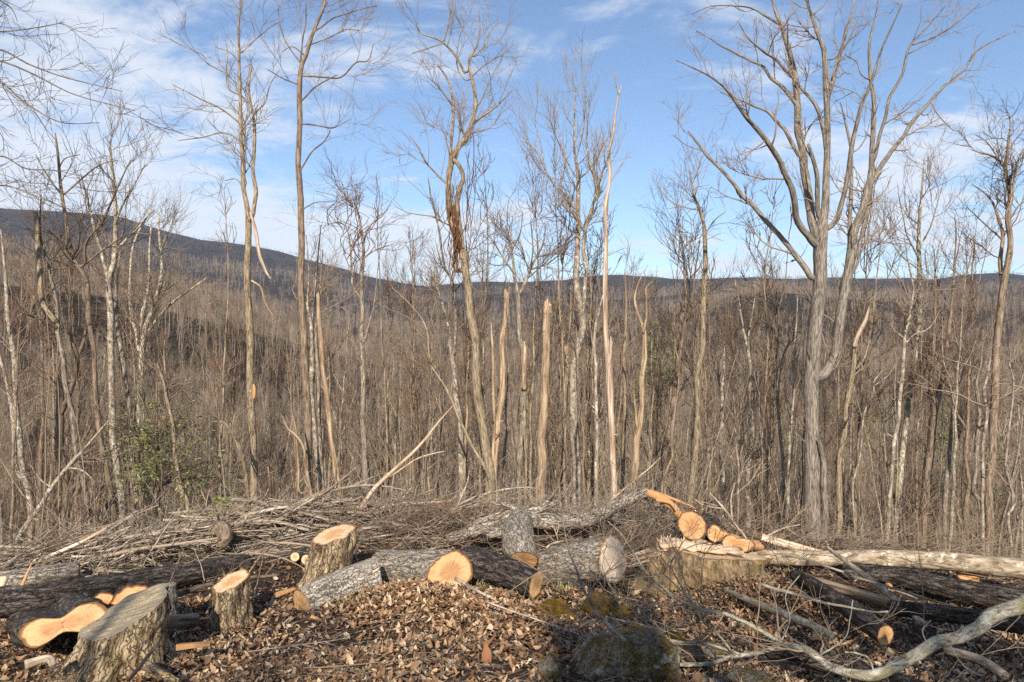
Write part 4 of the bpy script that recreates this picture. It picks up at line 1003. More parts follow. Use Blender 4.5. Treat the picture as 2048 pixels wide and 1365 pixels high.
def evergreen(px, py, D, h, w, label, seed, per=15, size=.12, lo=0.25, at=None):
    rg = np.random.default_rng(seed); x = (px - CX) / F * D; topz = CZ - (py - CY) / F * D
    if at: x, D, topz = at[0], at[1], at[2] + h1(at[0], at[1])
    gz = h1(x, D); base = np.array([x, D, gz]); hh = topz - gz
    T = Tubes(); s = np.linspace(0, 1, 10)
    W = base + np.column_stack([rg.normal(0, .02, 10), rg.normal(0, .02, 10), s * hh - .2]); R = .05 * (1 - .85 * s) + .006
    T.add(W, R, 6)
    n = 54; t = rg.uniform(lo, 1, n); az = rg.uniform(0, 6.28, n); L = w * (1.05 - t) ** .6 * rg.uniform(.5, 1.1, n)
    d = np.column_stack([np.cos(az), np.sin(az), rg.uniform(-.05, .3, n)])
    q = np.linspace(0, 1, 6)
    st = base + np.column_stack([0 * t, 0 * t, t * hh])
    Q = st[:, None] + d[:, None] * (L[:, None] * q)[..., None]; Q[..., 2] -= (q ** 2 * .25)[None] * L[:, None]
    T.add(Q, np.broadcast_to(.012 * (1 - .7 * q), (n, 6)), 4)
    Q2, R2 = shoots(rg, Q, np.full((n, 6), .008), n * 5, .2, 1, w * .15, w * .45, 35, 65, 5, -.05, .1, .005, .002)
    T.add(Q2, R2, 3)
    root = empty("evergreen_tree", base); tag(root, label, "tree")
    link("trunk", T.mesh("evergreen_trunk", M['bark_brown'], base), root)
    link("crown", needles(rg, T, np.concatenate([resample(a, 5)[None] for a in Q] + [Q2]), per, size, "evergreen_crown", base), root)
def shade_tree(x, y, h, w, label, seed, lo=.3):
    D = y; evergreen(0, 0, D, h, w, label, seed, per=34, size=.30, lo=lo, at=(x, y, h))
evergreen(320, 800, 16.8, 4, 2.9, "green hemlock glowing among grey stems left of centre", 21, lo=.5, per=15, size=.085)
evergreen(448, 1000, 15.5, 2, .7, "small green evergreen shrub at the left foot of the scarred trunk", 22, per=14, lo=.2)
rg = np.random.default_rng(31)
for (px, py, D, w, lab) in [(1186, 770, 70, 2.5, "small dark evergreen down the slope behind the thickest snag"), (1305, 640, 190, 7, "clump-like green pine on the near hillside behind the antler snag"), (1345, 655, 200, 6, "darker green pine on the near hillside, right of the clump-like one"),
                             (1880, 800, 75, 3, "green evergreen down the slope behind the stout V-shaped trunk"), (1560, 800, 120, 4, "yellow-green conifer beside the valley road"), (1760, 820, 65, 3, "green evergreen down the slope right of the snapped tan pole"), (1990, 880, 50, 2, "dark evergreen low behind the wavy white stem")]:
    evergreen(px, py, D, 8, w, lab, int(rg.integers(1e6)), per=20, size=w * .09, lo=.15)

shade_tree(0.48, -8.0, 7.3, .5, "slim evergreen behind the viewer shading the leaves left of the large mossy rock", 41)
shade_tree(4.3, -8.5, 8.3, 1.6, "dense evergreen behind the viewer shading the stacked dark logs", 42, .72)

# ------------------------------------------------------------------ logs and stumps
def smooth_noise(rg, a, b, ka, kb):
    """(a,b) field, periodic in b, made of ka x kb random knots"""
    g = rg.normal(0, 1, (ka, kb)); g = np.concatenate([g, g[:, :1]], 1)
    ia = np.linspace(0, ka - 1, a); ib = np.arange(b) / b * kb
    a0 = np.minimum(ia.astype(int), ka - 2); fa = (ia - a0)[:, None]; b0 = ib.astype(int); fb = (ib - b0)[None]
    fa, fb = fa * fa * (3 - 2 * fa), fb * fb * (3 - 2 * fb)
    return (g[a0][:, b0] * (1 - fa) + g[a0 + 1][:, b0] * fa) * (1 - fb) + (g[a0][:, b0 + 1] * (1 - fa) + g[a0 + 1][:, b0 + 1] * fa) * fb

LN = [0]
def log(name, label, pts, radii, mat, faces=(None, None), cat="log", sides=72, rings=None, prof=None, ridge=0.022, cutdir=(None, None), group=None, lumps=0.05, face_label=(None, None)):
    """pts world centre line; faces = material of the start / end cut (None: plain bark end)"""
    LN[0] += 1; rg = np.random.default_rng(500 + LN[0])
    pts = np.asarray(pts, float); radii = np.asarray(radii, float)
    L = np.linalg.norm(np.diff(pts, axis=0), axis=1).sum()
    n = rings or int(np.clip(L / 0.035, 14, 110))
    A = resample3(np.column_stack([pts, radii]), n); C, R = A[:, :3], A[:, 3]
    T = nrm(np.gradient(C, axis=0)); main = nrm(C[-1] - C[0])
    ref = np.array([0, 0, 1.]) if abs(main[2]) < .8 else np.array([0, 1., 0])
    U = nrm(np.cross(T, ref)); W = np.cross(U, T)                       # U sideways, W upwards
    th = np.arange(sides) / sides * 2 * np.pi
    sides_ = sides
    m = 1 + lumps * smooth_noise(rg, n, sides, max(3, n // 8), 5) + ridge * smooth_noise(rg, n, sides, max(3, n // 4), sides // 2) + ridge * .6 * rg.normal(0, 1, (n, sides))
    if prof is not None: m = m * prof(th)[None]
    ring = U[:, None] * np.cos(th)[None, :, None] + W[:, None] * np.sin(th)[None, :, None]
    off = ring * (R[:, None] * m)[..., None]
    V = C[:, None] + off
    for e, cd in ((0, cutdir[0]), (-1, cutdir[1])):                     # slanting saw cuts
        if cd is not None:
            nn = nrm(np.asarray(cd, float)); tt = T[e]
            sh = -(off[e] @ nn) / (tt @ nn)
            fall = np.linspace(1, 0, n) ** 3 if e == 0 else np.linspace(0, 1, n) ** 3
            V += (sh[None, :] * fall[:, None])[..., None] * tt
    s = np.concatenate([[0], np.cumsum(np.linalg.norm(np.diff(C, axis=0), axis=1))])
    bk = np.stack([np.cos(th)[None] * R[:, None], np.sin(th)[None] * R[:, None], np.broadcast_to(s[:, None], (n, sides))], -1)
    idx = np.arange(n * sides).reshape(n, sides)
    q = np.stack([idx[:-1], np.roll(idx, -1, 1)[:-1], np.roll(idx, -1, 1)[1:], idx[1:]], -1).reshape(-1, 4)
    fl = [q]
    org = C[0] if C[0][2] < C[-1][2] else C[-1]
    root = empty(name, org); tag(root, label, cat, group)
    for e in (0, -1):
        if faces[e] is None: fl.append(idx[e][None] if e else idx[e][::-1][None])
    link("bark", mesh_np(name + "_bark", V.reshape(-1, 3) - org, fl, M[mat], True, {"bk": bk.reshape(-1, 3)}), root)
    for e in (0, -1):
        if faces[e] is not None:
            o = cap_mesh(V[e], off[e], C[e], root, org, faces[e], rg, T[e] * (1 if e else -1))
            if face_label[e]: o["label"] = face_label[e]
    return root, V, C, R

def cap_mesh(rim, off, cen, root, org, mat, rg, nout, name="cut_face"):
    sides = len(rim); fr = np.array([1.0, .93, .75, .5, .25])
    c0 = rim.mean(0)
    V = [c0 + (rim - c0) * f + (nout * rg.normal(0, .004, (sides, 1)) if f < 1 else 0) for f in fr] + [c0[None]]
    V = np.concatenate(V)
    u = nrm(rim[0] - c0); w = nrm(np.cross(nout, u))
    d = V - c0
    rr = np.concatenate([np.full(sides, f) for f in fr] + [[0.0]])
    bk = np.column_stack([d @ u, d @ w, rr])
    k = len(fr); idx = np.arange(k * sides).reshape(k, sides)
    q = np.stack([idx[:-1], np.roll(idx, -1, 1)[:-1], np.roll(idx, -1, 1)[1:], idx[1:]], -1).reshape(-1, 4)
    t3 = np.column_stack([idx[-1], np.roll(idx[-1], -1), np.full(sides, k * sides)])
    return link(name, mesh_np(name, V - org, [q, t3], M[mat], True, {"bk": bk}), root)

def resample3(Cn, n):
    Cn = np.asarray(Cn, float)
    if len(Cn) == 2:
        t = np.linspace(0, 1, n)[:, None]; return Cn[0] * (1 - t) + Cn[1] * t
    d = np.concatenate([[0], np.cumsum(np.linalg.norm(np.diff(Cn[:, :3], axis=0), axis=1))]); d /= d[-1]
    E = np.vstack([2 * Cn[0] - Cn[1], Cn, 2 * Cn[-1] - Cn[-2]]); out = []
    for u in np.linspace(0, 1, n):
        i = min(np.searchsorted(d, u, side='right') - 1, len(Cn) - 2); t = (u - d[i]) / (d[i + 1] - d[i])
        p0, p1, p2, p3 = E[i:i + 4]
        out.append(0.5 * ((2 * p1) + (-p0 + p2) * t + (2 * p0 - 5 * p1 + 4 * p2 - p3) * t ** 2 + (-p0 + 3 * p1 - 3 * p2 + p3) * t ** 3))
    return np.array(out)

def LP(*rows):
    """rows of (px, py, D, r_px) -> world points and radii"""
    return [P(r[0], r[1], r[2]) for r in rows], [r[3] / F * r[2] for r in rows]

def stump(name, label, top, D, rpx, basey, flare, tilt, mat, cutm, seed, lobes=5, sides=72, groove=0.05, oval=1.0, basex=None):
    """top = photo pixel of the cut's centre; tilt = (dz/dx, dz/dy) of the saw cut"""
    rg = np.random.default_rng(seed)
    tc = P(top[0], top[1], D); r = rpx / F * D
    bx = (((basex or top[0]) - CX) / F * D)
    gz = min(h1(bx, D), CZ - (basey - CY) / F * D)
    n = 26; th = np.arange(sides) / sides * 2 * np.pi
    ph = rg.uniform(0, 6.28, 3)
    lob = 0.5 + 0.5 * np.sin(lobes * th + ph[0] + .6 * np.sin(2 * th + ph[1]))
    topoff = np.stack([np.cos(th) * r * oval, np.sin(th) * r, 0 * th], 1) * (1 + 0.05 * np.sin(2 * th + ph[2]) + 0.035 * np.sin(lobes * th + ph[0]))[:, None]
    topz = tc[2] + topoff[:, 0] * tilt[0] + topoff[:, 1] * tilt[1]
    s = np.linspace(0, 1, n)
    V = np.zeros((n, sides, 3))
    zb = gz - 0.18
    Hh = tc[2] - gz
    nz = smooth_noise(rg, n, sides, 7, sides // 3)
    for i, u in enumerate(s):
        z = zb + (topz - zb) * u
        hrel = np.maximum(z - gz, -.1) / max(Hh, .1)
        fl = 1 + flare * np.exp(-np.maximum(hrel, 0) * 3.2) * (0.45 + 0.75 * lob) + 0.05 * (1 - hrel)
        rad = fl * (1 + groove * nz[i] + 0.015 * rg.normal(0, 1, sides))
        cx = bx + (tc[0] - bx) * np.clip(hrel, 0, 1)
        V[i, :, 0] = cx + topoff[:, 0] * rad; V[i, :, 1] = D + topoff[:, 1] * rad; V[i, :, 2] = z
    bk = np.stack([np.cos(th)[None] * r * np.ones((n, 1)), np.sin(th)[None] * r * np.ones((n, 1)), V[..., 2]], -1)
    idx = np.arange(n * sides).reshape(n, sides)
    q = np.stack([idx[:-1], np.roll(idx, -1, 1)[:-1], np.roll(idx, -1, 1)[1:], idx[1:]], -1).reshape(-1, 4)
    org = np.array([bx, D, gz]); root = empty(name, org); tag(root, label, "stump")
    link("bark", mesh_np(name + "_bark", V.reshape(-1, 3) - org, q, M[mat], True, {"bk": bk.reshape(-1, 3)}), root)
    if cutm: cap_mesh(V[-1], topoff, tc, root, org, cutm, rg, nrm(np.array([-tilt[0], -tilt[1], 1.])))
    return root, org, V[-1]

# --- stumps
s1_, o1_, _ = stump("weathered_stump", "wide old stump with a grey weathered slanting top, lower left corner", (258, 1222), 5.75, 68, 1352, 0.62, (0.36, 0.34), 'stump_bark', 'cut_grey', 1, lobes=5, basex=232, oval=1.0)
stump("small_stump", "short slim grey stump between the weathered stump and the round mid stump", (334, 1172), 6.9, 17, 1222, 0.12, (0.08, .05), 'log_grey', 'cut_grey', 2, sides=32, basex=340)
stump("fresh_stump", "low fresh-cut stump with ridged bark and a cream top, left of the tall stump", (462, 1162), 7.0, 34, 1212, 0.18, (0.24, .26), 'stump_bark', 'cut_pale', 3, lobes=6, basex=463, groove=.07)
s4_, o4_, rim4 = stump("tall_stump", "tall fresh-cut stump with an orange-hearted top beside the brush pile", (668, 1068), 8.3, 40, 1178, 0.30, (0.18, .18), 'stump_bark', 'cut_pale', 4, lobes=6, basex=650, groove=.06)
s6_, o6_, rim6 = stump("splintered_stump", "huge moss-grown stump with a pale splintered hinge across its top", (1402, 1098), 8.6, 96, 1200, 0.95, (-0.12, -.10), 'stump_moss', 'cut_pale', 6, lobes=5, basex=1408, groove=.07, oval=1.0)
# slivers standing on the hinge of the huge stump and torn fibres towards its log
rg = np.random.default_rng(61); it = []
for k in range(60):
    px = 1316 + 104 * rg.uniform() ** 1.4 if k < 52 else rg.uniform(1440, 1462); D = 8.62 + rg.uniform(-.12, .2)
    hpx = (rg.uniform(6, 34) if px < 1372 else rg.uniform(3, 14)) if k < 52 else rg.uniform(8, 24)
    yb = 1094 + (px - 1400) * .06
    it.append((P(px, yb + 4, D), P(px + rg.normal(0, 7), yb - hpx * rg.uniform(.4, 1), D + rg.normal(0, .05)), rg.uniform(.005, .017)))
hp, hr = LP((1312, 1096, 8.45, 6), (1350, 1090, 8.4, 9), (1400, 1095, 8.35, 8), (1450, 1100, 8.3, 8), (1488, 1108, 8.3, 5))
A_h = resample3(np.column_stack([hp, hr]), 60); sdh = 30; thh = np.arange(sdh) / sdh * 2 * np.pi; rgh = np.random.default_rng(66)
mh = 1 + .25 * smooth_noise(rgh, 60, sdh, 16, 7) + .14 * smooth_noise(rgh, 60, sdh, 6, 15)
Vh = A_h[:, None, :3] + np.stack([np.zeros((60, sdh)), np.cos(thh)[None] * A_h[:, 3:] * mh * 1.8, np.sin(thh)[None] * A_h[:, 3:] * mh * .8], -1)
ih = np.arange(60 * sdh).reshape(60, sdh); qh = np.stack([ih[:-1], np.roll(ih, -1, 1)[:-1], np.roll(ih, -1, 1)[1:], ih[1:]], -1).reshape(-1, 4)
bh_ = np.stack([Vh[..., 1], Vh[..., 2], Vh[..., 0]], -1)
hg = link("torn_hinge", mesh_np("torn_hinge", Vh.reshape(-1, 3) - o6_, [qh, ih[0][None], ih[-1][None]], M['splinter'], False, {"bk": bh_.reshape(-1, 3)}), s6_); hg["label"] = "ragged pale ridge of torn wood along the rim"
slivers("hinge_slivers", s6_, o6_, it, 'splinter', "pale upright slivers of torn wood")
it = []
for k in range(26):
    y = rg.uniform(1100, 1128); D = 8.35 + rg.uniform(-.1, .15); x0 = 1335 + rg.uniform(-18, 14)
    it.append((P(x0, 1090 + (y - 1100) * .9, D + .1), P(1262 + rg.uniform(-12, 22), y + 8 + rg.normal(0, 4), D), rg.uniform(.008, .02)))
slivers("torn_strap", s6_, o6_, it, 'splinter', "pale strap of torn fibres reaching to the felled log")

# --- logs in the middle
pts, rd = LP((606, 1216, 7.25, 40), (680, 1183, 7.5, 40), (758, 1150, 7.75, 38))
lg, *_ = log("felled_log", "pale grey log section propped on the leaf mound, its lower left end sawn slanting", pts, rd, 'log_pale', ('cut_tan', 'cut_tan'), cutdir=((-.62, -.62, -.2), (1, .35, .15)), ridge=.012)
pts, rd = LP((764, 1136, 8.6, 36), (830, 1137, 8.15, 38), (902, 1142, 7.65, 41))
log("felled_log", "short grey log with a broad tan sawn end facing the viewer, centre", pts, rd, 'log_grey', ('cut_tan', 'cut_tan'), cutdir=(None, (.45, -.9, .12)), prof=lambda t: 1 + .10 * np.cos(2 * t) + .06 * np.cos(3 * t + 1))
pts, rd = LP((935, 1122, 9.0, 32), (1000, 1140, 8.4, 29), (1072, 1170, 7.75, 28))
log("felled_log", "dark furrowed log sloping down right to a small orange sawn end", pts, rd, 'log_dark', ('cut_tan', 'cut_tan'), cutdir=(None, (.8, -.5, -.1)), ridge=.03)
pts, rd = LP((1078, 1138, 9.3, 36), (1150, 1130, 8.75, 42), (1226, 1122, 8.2, 46))
lg5, V5, C5, R5 = log("felled_log", "biggest felled log, rough bark and a large cream sawn end beside the splintered stump", pts, rd, 'log_grey', ('cut_tan', 'cut_white'), cutdir=(None, (.72, -.68, .15)), ridge=.034)
# the fallen forked trunk lying behind
pts, rd = LP((1046, 1122, 8.7, 30), (1036, 1082, 9.3, 33), (1040, 1052, 10.0, 29), (1050, 1038, 10.4, 21), (1085, 1036, 10.8, 15))
ft, *_ = log("fallen_tree", "stout forked trunk lying towards the viewer with an orange sawn butt, broken limb arching right", pts, rd, 'log_grey', ('cut_orange', None), cutdir=((-.05, -.75, -.66), None), cat="fallen tree")
fto = np.array(ft.location)
Tb = Tubes()
for sgm, Dd in (("1050,1040,17 1090,1042,18 1130,1044,17 1180,1036,15 1235,1010,13 1280,988,12 1296,984,10", [10.2, 10.4, 10.3]), ("1062,1044,12 1010,1062,12 978,1066,11 966,1060,8 940,1070,7", [10.1, 9.9, 9.8])):
    t_, _ = px_tube(sgm, 10, 16, 40, Dd=Dd); Tb.it += t_.it
add_part(ft, fto, "limb", Tb, 'log_grey', "thick bent limbs of the fallen trunk", 3)
Tb = Tubes()
for sgm, Dd in (("1290,984,8 1320,996,9 1345,1014,9 1366,1042,5", [10.3, 10.2]), ("1300,982,3.5 1340,996,3 1390,1016,2 1412,1026,.8", [10.3, 10.4]), ("1312,1000,4 1340,1006,4 1352,1022,1.5", [10.2, 10.1])):
    t_, _ = px_tube(sgm, 10, 8, 20, Dd=Dd); Tb.it += t_.it
add_part(ft, fto, "split_end", Tb, 'splinter_or', "yellow split wood at the bend", 4)
br, bo = tree("forked_branch", "heavy grey forked branch lying across the fallen trunk", 10.2, 'log_grey',
     ["895,1078,9 930,1062,11 965,1046,11 1010,1032,10.5 1050,1024,10 1085,1014,8 1120,1004,5", "962,1050,8 985,1036,8 1002,1026,6", "1040,1026,6 1022,1016,5.4 1008,1005,5 996,998,2.4", "1078,1016,4.5 1094,1002,4 1108,990,2.4", "935,1064,4 925,1080,3.5 912,1096,2"], cat="branch", n1=1.2, l1=.5, clear=.1, ground_it=False, rs=1.0, n2=3, n3=0)
# orange-ended rounds behind the huge stump
pts, rd = LP((1384, 1052, 9.5, 28), (1420, 1058, 10.6, 25))
log("cut_log", "log behind the huge stump whose bright orange end shows rays", pts, rd, 'log_dark', ('cut_orange', None), cutdir=((-.35, -.93, -.1), None))
pts, rd = LP((1440, 1072, 9.4, 15), (1462, 1078, 10.2, 13))
log("wood_chunk", "small orange wedge of wood right of the bright orange log end", pts, rd, 'splinter_or', ('cut_orange', None), cat="wood chunk", prof=lambda t: 1 + .4 * np.cos(2 * t + .6) + .15 * np.cos(3 * t), sides=40, lumps=.22, ridge=.05)
pts, rd = LP((1472, 1086, 9.2, 17), (1500, 1090, 9.8, 12))
log("wood_chunk", "flat orange slab behind the right rim of the huge stump", pts, rd, 'splinter_or', ('cut_orange', None), cat="wood chunk", prof=lambda t: 1 + .5 * np.cos(2 * t) + .12 * np.cos(3 * t + 1), sides=40, lumps=.22, ridge=.05)

# --- right side
pts, rd = LP((1488, 1113, 9.7, 14), (1640, 1117, 9.6, 15), (1760, 1116, 9.4, 16), (1900, 1124, 9.0, 18), (2090, 1143, 8.4, 20))
log("long_log", "long straight pale log lying right across the edge of the clearing", pts, rd, 'log_tan', (None, None), sides=36, ridge=.014, lumps=.04)
pts, rd = LP((1522, 1074, 9.95, 7.5), (1575, 1090, 9.9, 8), (1650, 1110, 9.8, 7.5))
log("pale_pole", "short pale pole leaning onto the long log, left end raised", pts, rd, 'stick_pale', ('cut_white', None), sides=24, ridge=.01)
pts, rd = LP((1592, 1152, 8.3, 13), (1650, 1186, 7.6, 16), (1710, 1226, 6.9, 19), (1770, 1272, 6.25, 21))
log("dark_log", "slim dark-barked log pointing at the viewer with a round orange end", pts, rd, 'log_dark', (None, 'cut_orange'), cutdir=(None, (.35, -.92, .0)), sides=40)
pts, rd = LP((1690, 1142, 9.3, 17), (1780, 1152, 8.9, 19), (1900, 1178, 8.2, 23), (2090, 1212, 7.4, 27))
log("dark_log", "thick dark furrowed log behind the lichen branch, below the long pale log", pts, rd, 'log_dark', (None, None), ridge=.04)
pts, rd = LP((1618, 1160, 8.9, 9), (1690, 1182, 8.3, 11), (1790, 1210, 7.7, 12))
log("peeled_log", "tan peeled pole between the two dark logs", pts, rd, 'dead_wood', ('cut_tan', 'cut_tan'), sides=24, ridge=.012)
pts, rd = LP((1780, 1216, 7.3, 14), (1860, 1224, 7.0, 16), (1990, 1242, 6.5, 18), (2090, 1256, 6.1, 19))
log("dark_log", "shaded dark log lying lowest in the right-hand stack", pts, rd, 'log_dark', ('cut_tan', None), ridge=.03)
pts, rd = LP((1655, 1096, 8.9, 4), (1700, 1130, 8.4, 5), (1760, 1175, 7.8, 6), (1850, 1250, 6.9, 6.5))
log("pale_pole", "thin tan pole slanting down right over the dark logs", pts, rd, 'stick_a', ('cut_tan', None), sides=18, ridge=.012)
pts, rd = LP((1935, 1146, 8.95, 18), (1938, 1162, 9.05, 20), (1940, 1180, 9.15, 23))
log("wood_chunk", "orange jagged stub poking out beneath the long pale log", pts, rd, 'splinter_or', ('cut_orange', None), cat="wood chunk", sides=30, ridge=.06)
pts, rd = LP((1770, 1128, 9.3, 14), (1775, 1160, 9.2, 15))
log("prop_block", "short upright block propping the long pale log", pts, rd, 'log_tan', (None, None), sides=26, cat="log")
pts, rd = LP((1890, 1300, 5.4, 8), (1960, 1320, 5.2, 9), (2010, 1352, 4.9, 9))
log("fallen_stick", "grey stick lying under the thick end of the lichen branch", pts, rd, 'stick_a', (None, None), sides=18, ridge=.012, cat="stick")
pts, rd = LP((1448, 1180, 7.8, 5), (1520, 1210, 7.2, 7), (1620, 1250, 6.5, 8), (1665, 1272, 6.2, 7))
log("fallen_stick", "grey mossy stick running beside the dark orange-ended log", pts, rd, 'bark_lichen', (None, None), sides=18, ridge=.012, cat="stick")
pts, rd = LP((1540, 1300, 5.3, 17), (1620, 1320, 5.0, 19), (1730, 1345, 4.75, 20), (1850, 1385, 4.4, 20))
log("dark_log", "shaded log on the ground beneath the lichen branch, bottom edge", pts, rd, 'log_dark', (None, None), sides=30)

# --- left side
pts, rd = LP((-70, 1212, 6.9, 30), (100, 1194, 7.3, 27), (260, 1168, 8.2, 24), (400, 1145, 9.0, 21), (490, 1128, 9.7, 19))
log("dark_log", "long dark log stretching from the left border towards the tall stump", pts, rd, 'log_dark', (None, None), ridge=.035)
pts, rd = LP((-60, 1172, 8.6, 20), (60, 1156, 8.8, 20), (150, 1142, 9.3, 17))
log("felled_log", "grey log half hidden under sticks at the left border", pts, rd, 'log_grey', (None, None), ridge=.025)
ab = 1.04
def cassini(t):
    return np.sqrt(np.cos(2 * t) + np.sqrt(ab ** 4 - np.sin(2 * t) ** 2))
pts, rd = LP((124, 1250, 6.0, 53), (112, 1240, 6.6, 50), (95, 1225, 7.3, 44))
lg, Vf, *_ = log("twin_log", "twin-hearted log with a figure-eight tan sawn face, left of the weathered stump", pts, rd, 'log_dark', ('cut_tan', None), prof=lambda t: cassini(t - .18), cutdir=((.05, -.97, .24), None), sides=72)
pts, rd = LP((265, 1217, 6.75, 42), (262, 1208, 7.7, 38))
log("cut_log", "orange sawn log end with a dark split, peeping over the weathered stump", pts, rd, 'log_dark', ('cut_orange', None), cutdir=((.0, -1, .1), None))
pts, rd = LP((205, 1215, 7.0, 27), (210, 1205, 7.8, 24))
log("cut_log", "shaded smaller log end between the twin-hearted log and the orange end", pts, rd, 'log_dark', ('cut_orange', None))
pts, rd = LP((318, 1246, 6.25, 12), (355, 1243, 6.3, 13), (396, 1239, 6.4, 12))
log("short_log", "stubby brown log right behind the weathered stump", pts, rd, 'bark_brown', ('cut_tan', 'cut_tan'), sides=26, ridge=.02)
pts, rd = LP((590, 1114, 9.0, 9), (604, 1112, 9.8, 9))
log("short_log", "small pale round log end left of the tall stump", pts, rd, 'log_grey', ('cut_pale', None), sides=26)
pts, rd = LP((612, 1120, 8.95, 10), (624, 1118, 9.8, 10))
log("short_log", "second pale round end tucked against the tall stump", pts, rd, 'log_grey', ('cut_pale', None), sides=26)
pts, rd = LP((160, 1090, 10.6, 7), (240, 1081, 10.7, 8.5))
log("pale_pole", "pinkish peeled pole end lying on the brush below the leaning trunks", pts, rd, 'dead_pink', ('cut_pale', 'cut_pale'), sides=20, ridge=.012)
pts, rd = LP((345, 1063, 11.4, 6), (450, 1036, 11.8, 8), (560, 1012, 12.4, 7))
log("pale_pole", "longest pale pole lying along the crest of the brush pile", pts, rd, 'stick_pale', ('cut_pale', None), sides=20, ridge=.012)
pts, rd = LP((436, 1098, 10.2, 5), (452, 1082, 10.3, 11), (450, 1064, 10.5, 14), (436, 1052, 10.6, 10))
log("root_burl", "knotted brown root burl standing in the middle of the brush pile", pts, rd, 'bark_brown', (None, None), sides=26, cat="root", lumps=.25, ridge=.05)
pts, rd = LP((-8, 1192, 7.6, 8), (4, 1155, 7.7, 9))
log("split_board", "pale split slab leaning at the left border", pts, rd, 'splinter', (None, None), sides=12, cat="wood chunk", prof=lambda t: 1 + .5 * np.cos(2 * t))
pts, rd = LP((38, 1186, 7.55, 3.5), (50, 1158, 7.6, 2.8), (64, 1126, 7.7, .8))
log("split_board", "narrow yellow sliver leaning on the long dark log", pts, rd, 'splinter_or', (None, None), sides=10, cat="wood chunk", ridge=.01)
pts, rd = LP((256, 1362, 4.85, 3.5), (282, 1330, 4.9, 4.2), (318, 1284, 5.0, 3.2))
log("leaning_stick", "dark stick leaning in front of the weathered stump", pts, rd, 'stick_b', (None, None), sides=12, ridge=.02, cat="stick")
pts, rd = LP((282, 1328, 5.4, 10), (320, 1345, 5.1, 8), (356, 1362, 4.9, 4))
log("surface_root", "brown root creeping out from the weathered stump", pts, rd, 'stump_bark', (None, None), sides=18, cat="root", ridge=.03)
pts, rd = LP((50, 1330, 5.1, 9), (95, 1318, 5.2, 8), (108, 1332, 5.2, 6))
log("wood_chunk", "bleached bent chunk of wood in the leaves at lower left", pts, rd, 'stick_pale', (None, None), sides=16, cat="wood chunk", ridge=.02)
def wedge_wood(label, a, b, th, dz, mat):
    """flat triangular sawn wedge between two photo points"""
    A0, B0 = P(*a), P(*b); d = nrm(B0 - A0); up = np.array([0, 0, 1.]); bk_ = np.cross(d, up)
    L = np.linalg.norm(B0 - A0)
    V = np.array([A0, B0, A0 + up * th, B0 + up * th * .35, A0 + bk_ * dz * -1 + up * .01, B0 - bk_ * dz * .6 + up * .01]) - A0
    Fq = [(0, 1, 3, 2)]; Ft = [(0, 2, 4), (1, 5, 3)]
    o = link("wood_wedge", mesh_np("wood_wedge", V, [np.array(Fq), np.array([(2, 3, 5, 4), (0, 4, 5, 1)]), np.array(Ft)], M[mat], False, {"bk": V * 1.0}), None, [float(c) for c in A0])
    tag(o, label, "wood chunk")
wedge_wood("flat sawn wedge lying right of the weathered stump", (352, 1302, 5.55), (420, 1292, 5.6), .05, .12, 'splinter_or')
wedge_wood("sawn wedge standing between the fresh stump and the pale propped log", (552, 1196, 7.2), (590, 1180, 7.3), .06, .1, 'splinter_or')

# --- lichen-covered fallen branch in the right foreground
tree("lichen_branch", "thick lichen-white fallen branch sweeping up to the lower right border", 4.6, 'lichen_white',
     ["2100,1182,18 2048,1206,17 1982,1242,15 1923,1271,14 1863,1301,13.5 1804,1328,13 1745,1347,12.5 1700,1343,11 1662,1331,9.5 1626,1307,8 1590,1292,7.2 1564,1288,6.6",
      "1564,1288,5.8 1537,1266,5.4 1492,1246,5 1448,1229,4.6 1391,1215,4.2 1347,1191,3.6 1302,1156,3 1270,1111,2.2 1243,1070,1.6 1216,1043,.9",
      "1564,1289,6 1525,1304,5.8 1465,1312,5.4 1421,1326,5 1362,1331,5 1302,1316,4.6 1273,1298,4.4 1234,1266,4 1198,1230,3.6 1169,1183,2.8 1151,1138,2.2 1136,1099,2 1124,1034,1.5 1122,1005,.8",
      "1477,1308,3 1440,1294,3 1391,1285,3.4 1332,1279,2.8 1264,1251,2.4 1234,1203,1.8 1210,1150,1.2 1200,1120,.6", "1470,1312,2.4 1430,1262,2.8 1406,1242,3 1388,1212,2.4 1370,1165,1.6 1352,1110,1", "1391,1215,2.4 1350,1150,1.6 1344,1120,1 1380,1094,.9 1420,1085,.6",
      "1302,1156,1.6 1262,1118,1.2 1200,1085,.6", "1240,1270,1.8 1215,1245 1180,1246,1 1160,1240,.6", "1302,1316,1.6 1270,1280,1.4 1240,1250,1.2 1225,1240,.7", "1420,1240,1.6 1370,1220 1330,1180,1 1310,1140,.6", "1640,1310,2 1690,1278,1.4 1700,1240,1 1706,1200,.6",
      "1745,1347,2 1738,1318,2.4 1715,1308,2.2 1690,1305,1.6", "1863,1301,1 1845,1265,.9 1862,1240,.6", "1900,1290,1.2 1925,1330,1 1960,1352,.6", "1560,1286,1.4 1580,1240,1.1 1572,1190,.9 1600,1150,.6"],
     cat="branch", n1=6.5, l1=.7, clear=.7, n2=4, n3=1, ground_it=False, rs=.88, twm='twig', spread=.5, depth=[4.35, 4.4, 4.45, 4.5, 4.7, 5.0], up=0.1, rmin=.0014)
